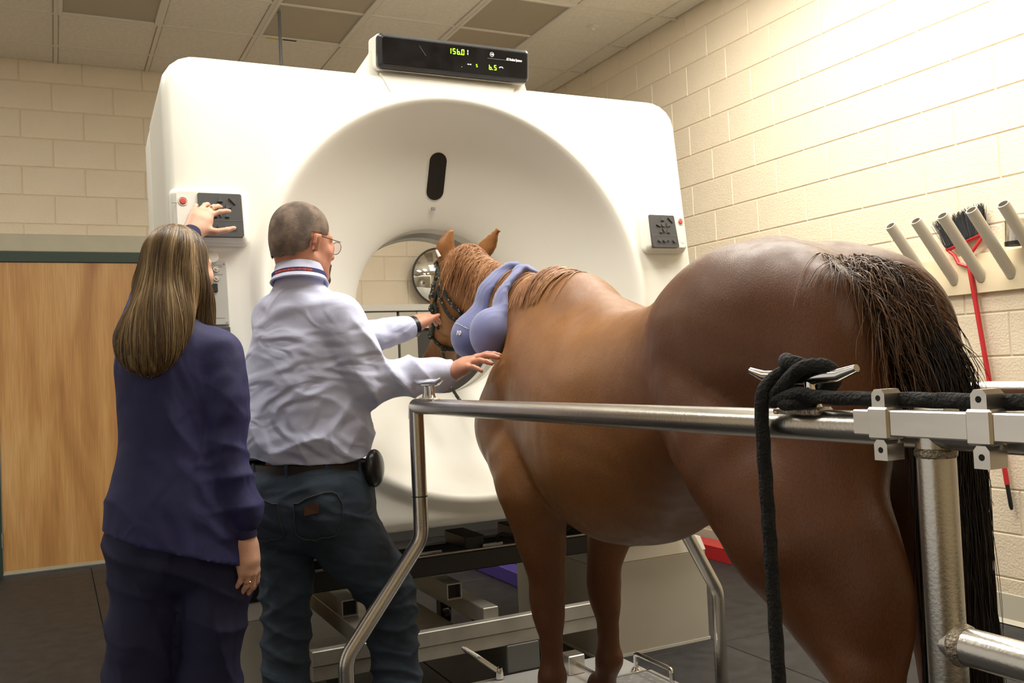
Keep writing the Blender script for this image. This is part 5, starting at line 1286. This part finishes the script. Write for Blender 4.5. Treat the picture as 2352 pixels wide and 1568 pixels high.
for a in (-20, -55, -90, -125, -160, 60, 120):
    c_ = at_(-.006, -.003, .974)+mr*.220*math.cos(R(a))+mf*.150*math.sin(R(a)); t_ = nrmz(-mr*.19*math.sin(R(a))+mf*.145*math.cos(R(a))); o_ = np.cross(t_, Zv)
    mbx = MB(); M4 = Matrix(((t_[0], o_[0], 0, c_[0]), (t_[1], o_[1], 0, c_[1]), (t_[2], o_[2], 1, c_[2]), (0, 0, 0, 1))); mbx.box(-.006, -.003, -.028, .006, .002, .027, .001).xf(M4).build('belt_loop', 'denim', man)
# back pockets, stitched outlines pressed on the seat, leather tab on the right one
def on_jeans(pts, off=.003):
    Q = np.array(pts, float); V = jn.v; N_ = jn.normals(); out = []
    for p in Q:
        i = np.argmin(((V-p)**2).sum(1)); out.append(V[i]+N_[i]*off)
    return out
for s in (-1, 1):
    a0, a1 = s*.025, s*.165; pts = [at_(a0, -.20, .880), at_(a1, -.15, .905), at_(a1+s*.004, -.15, .77), at_((a0+a1)/2, -.2, .725), at_(a0, -.20, .745)]
    Q = on_jeans(catmull(pts+[pts[0]], 6), .002); MB().tube([tuple(p) for p in Q], .0022, 6).build('pocket_seam', mat('denim_seam', (.05, .05, .052), .85), man)
tb = on_jeans([at_(.065, -.2, .872), at_(.115, -.2, .876), at_(.115, -.2, .848), at_(.065, -.2, .845)], .004)
MB().add([tuple(p) for p in tb]+[tuple(p+mf*.004) for p in tb], [(0, 1, 2, 3), (4, 5, 6, 7), (0, 1, 5, 4), (1, 2, 6, 5), (2, 3, 7, 6), (3, 0, 4, 7)]).build('leather_tab', mat('tab_leather', (.07, .025, .012), .6), man)
G = Field(at_(.23, .0, .98)-.12, at_(.23, 0, .98)+.12, .005); G.ell(at_(.232, -.005, .965), (.028, .055, .062), .01, np.stack([mr, mf, Zv], 1)); G.mesh('phone_holster', 1).obj('black_plastic', man)
for A_, s in ((ARm, 1), (ALm, -1)):
    G = Field(np.array(A_)+(-.2, -.2, -.1), np.array(A_)+(.2, .22, .08), .006); G.cone(A_-fdir[s]*.06-(0, 0, .045), A_+fdir[s]*.16-(0, 0, .052), .043, .036, .02, np.cross(fdir[s], Zv), 1.1); G.cone(A_-(0, 0, .03), A_+(0, 0, .03), .052, .055, .03)
    G.D = np.maximum(G.D, (.006-G.ax[2])[None, None, :]); G.mesh('shoe', 1).obj(mat('shoe_leather', (.02, .014, .01), .4), man)

# ---- woman
wf = nrmz((.22, .97, 0)); wr_ = np.cross(wf, Zv); WC = np.array((.305, 2.83, 0.))
aw = lambda a, b, z: WC+wr_*a+wf*b+Zv*z
SRw, ELw, WRw = aw(.128, -.02, 1.352), np.array((.425, 2.750, 1.09)), np.array((.474, 2.735, .815))
SLw, LEw, WLw = aw(-.090, .06, 1.405), np.array((.280, 3.10, 1.54)), np.array((.437, 3.270, 1.775))
hcw = np.array((.342, 2.845, 1.602)); hfw = nrmz((.74, .67, .06)); huw = nrmz((.02, 0, 1))
F = Field((.0, 2.62, -.005), (.66, 3.46, 1.90), .0052)
q, hr_, hf_, hu_ = head(F, hcw, hfw, huw, .95, True)
F.cone(q(0, -.03, -.03), aw(0, -.01, 1.45), .050, .055, .03); F.cone(aw(0, -.01, 1.46), aw(0, 0, 1.36), .058, .085, .05)
F.chain([aw(0, 0, .82), aw(0, .0, .95), aw(0, .0, 1.10), aw(0, .01, 1.28), aw(0, 0, 1.39)], [.105, .11, .095, .10, .055], .05, wr_, [1.3, 1.3, 1.2, 1.3, 1.6])
for S_, E_, W_ in ((SRw, ELw, WRw), (SLw, LEw, WLw)): F.chain([S_, E_], [.042, .033], .03); F.chain([E_, W_], [.033, .023], .02)
KW = {1: (np.array((.375, 2.82, .46)), np.array((.375, 2.82, .08))), -1: (np.array((.185, 2.84, .46)), np.array((.185, 2.83, .08)))}
for s in (1, -1):
    K_, A_ = KW[s]; F.chain([aw(s*.085, 0, .80), K_], [.08, .05], .05); F.chain([K_, A_], [.05, .036], .02); F.cone(A_-(0, 0, .03), A_+wf*.13-(0, 0, .05), .03, .026, .03)
hand(F, WLw, (.42, .32, .82), (-.20, -.90, .35), (.9, 0, -.4), 1.0, (.30, .50, .55, .55), splay=(.85, .42, .12, -.18), thumb=(1.0, .25, .1), thl=1.1)
hand(F, WRw, (.10, -.02, -1), (.62, -.78, 0), (.75, .6, 0), 1.05, (.5, .55, .6, .65), splay=(.05, 0, -.02, -.05), thumb=(.4, .95, .2))
wsk = F.mesh('person', 2); wom = wsk.obj('skin_woman')
tag(wom, 'person with long brown hair in navy scrubs pressing the scanner control panel', 'person')
# rings
def finger_ring(W_, d, n, th, z, fi, spl, name, r=.0105, stone=False, fr=.35):
    d = nrmz(d); n = np.array(n, float); n = nrmz(n-d*(n@d)); s = np.cross(d, n); s = s if s@np.array(th) > 0 else -s
    off = (.030, .0105, -.0105, -.029)[fi]; kl = (.088, .092, .088, .080)[fi]; K = np.array(W_)+d*kl*z+s*off*z; fd = nrmz(d+s*spl-n*.25); c = K+fd*.025
    mbx = MB(); mbx.lathe([(r, -.0025), (r+.0018, -.0015), (r+.0018, .0015), (r, .0025)], (0, 0, 0), 'z', 20).xf(Matrix.Translation(Vector(c)) @ Vector(fd).to_track_quat('Z', 'Y').to_matrix().to_4x4())
    if stone: mbx.ball(tuple(c+n*(r+.003)), (.005, .005, .005), 8, 6)
    return mbx.build(name, mat('ring_metal', (.80, .68, .45), .2, 1.), wom)
finger_ring(WRw, (.10, -.02, -1), (.62, -.78, 0), (.75, .6, 0), 1.05, 2, -.02, 'ring', stone=True); finger_ring(WLw, (.42, .32, .82), (-.20, -.90, .35), (.9, 0, -.4), 1.0, 1, .42, 'ring', stone=True)
# tunic
mat('navy_cloth', (.015, .015, .085), .72, var=.10, vscale=9, bump=.15, bscale=500)
F = Field((.0, 2.60, .70), (.62, 3.30, 1.62), .0066)
F.chain([aw(-.005, -.005, .74), aw(-.005, -.005, .84), aw(-.003, -.01, .95), aw(0, -.005, 1.08), aw(0, .0, 1.22), aw(0, 0, 1.33), aw(0, -.005, 1.40)], [.168, .160, .142, .124, .122, .112, .066], .04, wr_, [1.22, 1.22, 1.22, 1.20, 1.24, 1.30, 1.7], 4)
F.cone(aw(0, -.01, 1.39), aw(0, -.01, 1.47), .075, .062, .04)
for S_ in (SRw, SLw): F.cone(aw(0, -.005, 1.375), S_-(0, 0, .01), .062, .060, .05)
F.chain([SRw-(0, 0, .008), SRw*.5+ELw*.5+(.012, -.005, 0), ELw+(.004, 0, 0)], [.070, .070, .062], .03); F.chain([ELw, ELw*.5+WRw*.5+(.004, 0, 0), WRw+(0, .0, .085), WRw+(0, 0, .065)], [.062, .060, .056, .042], .02)
F.chain([SLw, SLw*.5+LEw*.5, LEw], [.070, .062, .056], .03); F.chain([LEw, LEw*.5+WLw*.5, WLw-(0.02, .02, .03)], [.054, .048, .038], .02)
hem = .800+(.30-F.ax[0])*.34; body_x = F.ax[0]
cutp = (hem[:, None, None]-F.ax[2][None, None, :])
keep_arm = (np.linalg.norm(np.stack(np.meshgrid(F.ax[0], F.ax[1], indexing='ij'), -1)-WRw[:2], axis=-1)-.085)[:, :, None]
F.D = np.where((keep_arm < 0) & (F.ax[2][None, None, :] > WRw[2]+.03), F.D, np.maximum(F.D, cutp))
tn_ = F.mesh('tunic', 3); v_ = tn_.v; lo_ = v_-WC
arm = np.clip(1-np.linalg.norm((v_-(ELw*.5+WRw*.5))*(1, 1, .55), axis=1)/.13, 0, 1); armu = np.clip(1-np.linalg.norm((v_-(SRw*.4+ELw*.6))*(1, 1, .55), axis=1)/.14, 0, 1)
tor = np.clip((1.36-v_[:, 2])/.12, 0, 1)*(1-np.clip(arm*2+armu*2, 0, 1))
brk = np.clip(.45+.6*vnoise(v_, 6, 37), 0, 1)
fold = .006*ridge(v_, nrmz(wr_*.95+Zv*.3), 15, 1.2, 3.5, 31, 1.5)*tor*brk+.003*ridge(v_, nrmz(wr_*.75+Zv*.6), 24, 1.3, 5, 32, 1.6)*tor*(1-brk)+.0085*ridge(v_, nrmz((.25, .1, 1)), 31, 1.4, 6, 33, 1.5)*arm+.005*ridge(v_, nrmz((.7, .1, .7)), 22, 1.3, 5, 34, 1.6)*armu
tn_.push(fold); tn_.relax(1); tn_.obj('navy_cloth', wom)
cuff(WRw+np.array((0, 0, .012)), ELw, .037, 'knit_cuff', mat('navy_knit', (.022, .021, .07), .9, bump=.4, bscale=300), wom, -.006, .09)
cuff(WLw, LEw, .034, 'knit_cuff', 'navy_knit', wom, .0, .05)
# trousers
F = Field((.0, 2.60, .02), (.62, 3.10, .99), .0075)
F.chain([aw(-.005, 0, .95), aw(-.005, -.01, .86), aw(0, -.012, .79)], [.12, .137, .132], .04, wr_, [1.22, 1.24, 1.24])
for s in (1, -1):
    K_, A_ = KW[s]; F.chain([aw(s*.088, -.005, .80), aw(s*.09, 0, .64), K_, (K_+A_)*.5, A_], [.108, .102, .094, .094, .096], .05)
tr_ = F.mesh('trousers', 3); v_ = tr_.v
fold = .006*ridge(v_, nrmz(wr_*.9+Zv*.3), 24, 1.5, 5, 41, 1.7)+.005*ridge(v_, nrmz(wr_*.4+Zv*.9), 30, 1.4, 6, 42, 1.8)
tr_.push(fold*np.clip((.9-v_[:, 2])/.1, 0, 1)).relax(1); tr_.obj(mat('navy_trouser', (.011, .011, .050), .78, var=.12, vscale=8, bump=.15, bscale=500), wom)
for s in (1, -1):
    A_ = KW[s][1]; G = Field(np.array(A_)+(-.16, -.16, -.09), np.array(A_)+(.16, .22, .06), .006); G.cone(A_-wf*.05-(0, 0, .04), A_+wf*.15-(0, 0, .047), .040, .032, .02, wr_, 1.1); G.cone(A_-(0, 0, .03), A_+(0, 0, .02), .045, .047, .03)
    G.D = np.maximum(G.D, (.006-G.ax[2])[None, None, :]); G.mesh('shoe', 1).obj(mat('clog_black', (.02, .02, .022), .5), wom)
# long hair: a soft under-volume and strands over it
crown = q(0, -.015, .10); hv = Field((.05, 2.62, 1.22), (.56, 3.06, 1.78), .006)
hM = np.stack([hr_, hf_, hu_], 1)
hv.ell(q(0, -.020, .036), (.080, .098, .090), .02, hM); hv.ell(q(0, -.050, -.05), (.076, .056, .11), .04, hM)
hv.chain([q(-.01, -.075, -.05), (.285, 2.755, 1.48), (.250, 2.735, 1.405), (.218, 2.722, 1.35), (.208, 2.715, 1.33)], [.058, .050, .048, .040, .026], .04, (1, 0, 0), [1.25, 1.5, 1.7, 1.7, 1.5])
hv.chain([q(.045, -.030, -.05), (.385, 2.815, 1.50), (.385, 2.805, 1.44), (.40, 2.795, 1.415)], [.045, .034, .028, .018], .04, (1, 0, 0), 1.15)
hvm = hv.mesh('hair_volume', 2); hair_mat('brown_hair', [(0, (.05, .029, .013)), (.32, (.125, .076, .034)), (.65, (.25, .162, .076)), (1, (.46, .34, .19))], .33)
rs = np.random.RandomState(12); hL = (hvm.v-np.array(hcw))@hM
hvm.push(.003*ridge(hvm.v, nrmz((1, .2, .0)), 120, 1.5, 10, 51, 1.6)); 
facing = (hL[:, 1] > .052) & (hL[:, 2] < .085) & (np.abs(hL[:, 0]) < .09)
hvm.keep(~facing); tone = np.clip(.35+vnoise(hvm.v*np.array((9, 4, 1.)), 9, 52)*.3, 0, 1)
hvm.obj('brown_hair', wom, attrs={'tone': tone, 'along': tone*0})
g_ = np.stack(np.gradient(hv.D, hv.h), -1)
n_s = 3600; a_ = rs.uniform(0, 2*math.pi, n_s); rad = rs.rand(n_s)**.6
p = np.array([q(.075*rad[i]*math.cos(a_[i]), -.015+.085*rad[i]*math.sin(a_[i]), .128) for i in range(n_s)])
for it in range(4):
    d_, g = fld_val(hv, p, g_); p = p-g*(d_-.002)[:, None]
pathl = [p.copy()]; K_n = 30; step = rs.uniform(.0105, .0168, n_s); off_ = rs.uniform(.0, .004, n_s); drift = rs.randn(n_s, 3)*(.04, .03, 0)
for it in range(K_n):
    d_, g = fld_val(hv, p, g_)
    dirn = np.array((0, 0, -1.))[None, :]-hf_[None, :]*(.30 if it < 9 else .0)+drift
    top = np.clip((p[:, 2]-(hcw[2]+.01))/.06, 0, 1)[:, None]; rv = p-crown; rv = rv/np.maximum(np.linalg.norm(rv, axis=1, keepdims=True), 1e-6)
    dirn = dirn+rv*1.2*top; dirn = dirn-g*(dirn*g).sum(1, keepdims=True); dirn /= np.maximum(np.linalg.norm(dirn, axis=1, keepdims=True), 1e-6)
    p = p+dirn*step[:, None]; d_, g = fld_val(hv, p, g_); p = p-g*np.clip(d_-off_, -.012, .008 if it < 20 else .002)[:, None]; pathl.append(p.copy())
SS = np.stack(pathl, 1)
for it in range(4): SS[:, 1:-1] = SS[:, 1:-1]*.4+(SS[:, :-2]+SS[:, 2:])*.3
Lk = (SS-np.array(hcw))@hM
bad = ((Lk[..., 1] > .055) & (Lk[..., 2] < .07) & (Lk[..., 2] > -.2)).mean(1) > .12
SS = SS[~bad]
tn2 = np.clip(.42+.30*vnoise(SS[:, 12]*np.array((1, 1, .15)), 55, 61)+rs.randn(len(SS))*.16, 0, 1)
hair_mesh(SS, .0017, .0005, 'hair_strands', 'brown_hair', wom, seed=21, tone=tn2)

wrinkle('shirt_cloth', 3.0, .34, (1, 1, 1.7), .022, rot=(0, R(28), 0)); wrinkle('navy_cloth', 2.6, .30, (1.5, 1.5, .8), .022, rot=(0, R(15), 0)); wrinkle('navy_trouser', 2.4, .30, (1.6, 1.6, .5), .022); wrinkle('denim', 3.4, .28, (1, 1, 1.6), .018)
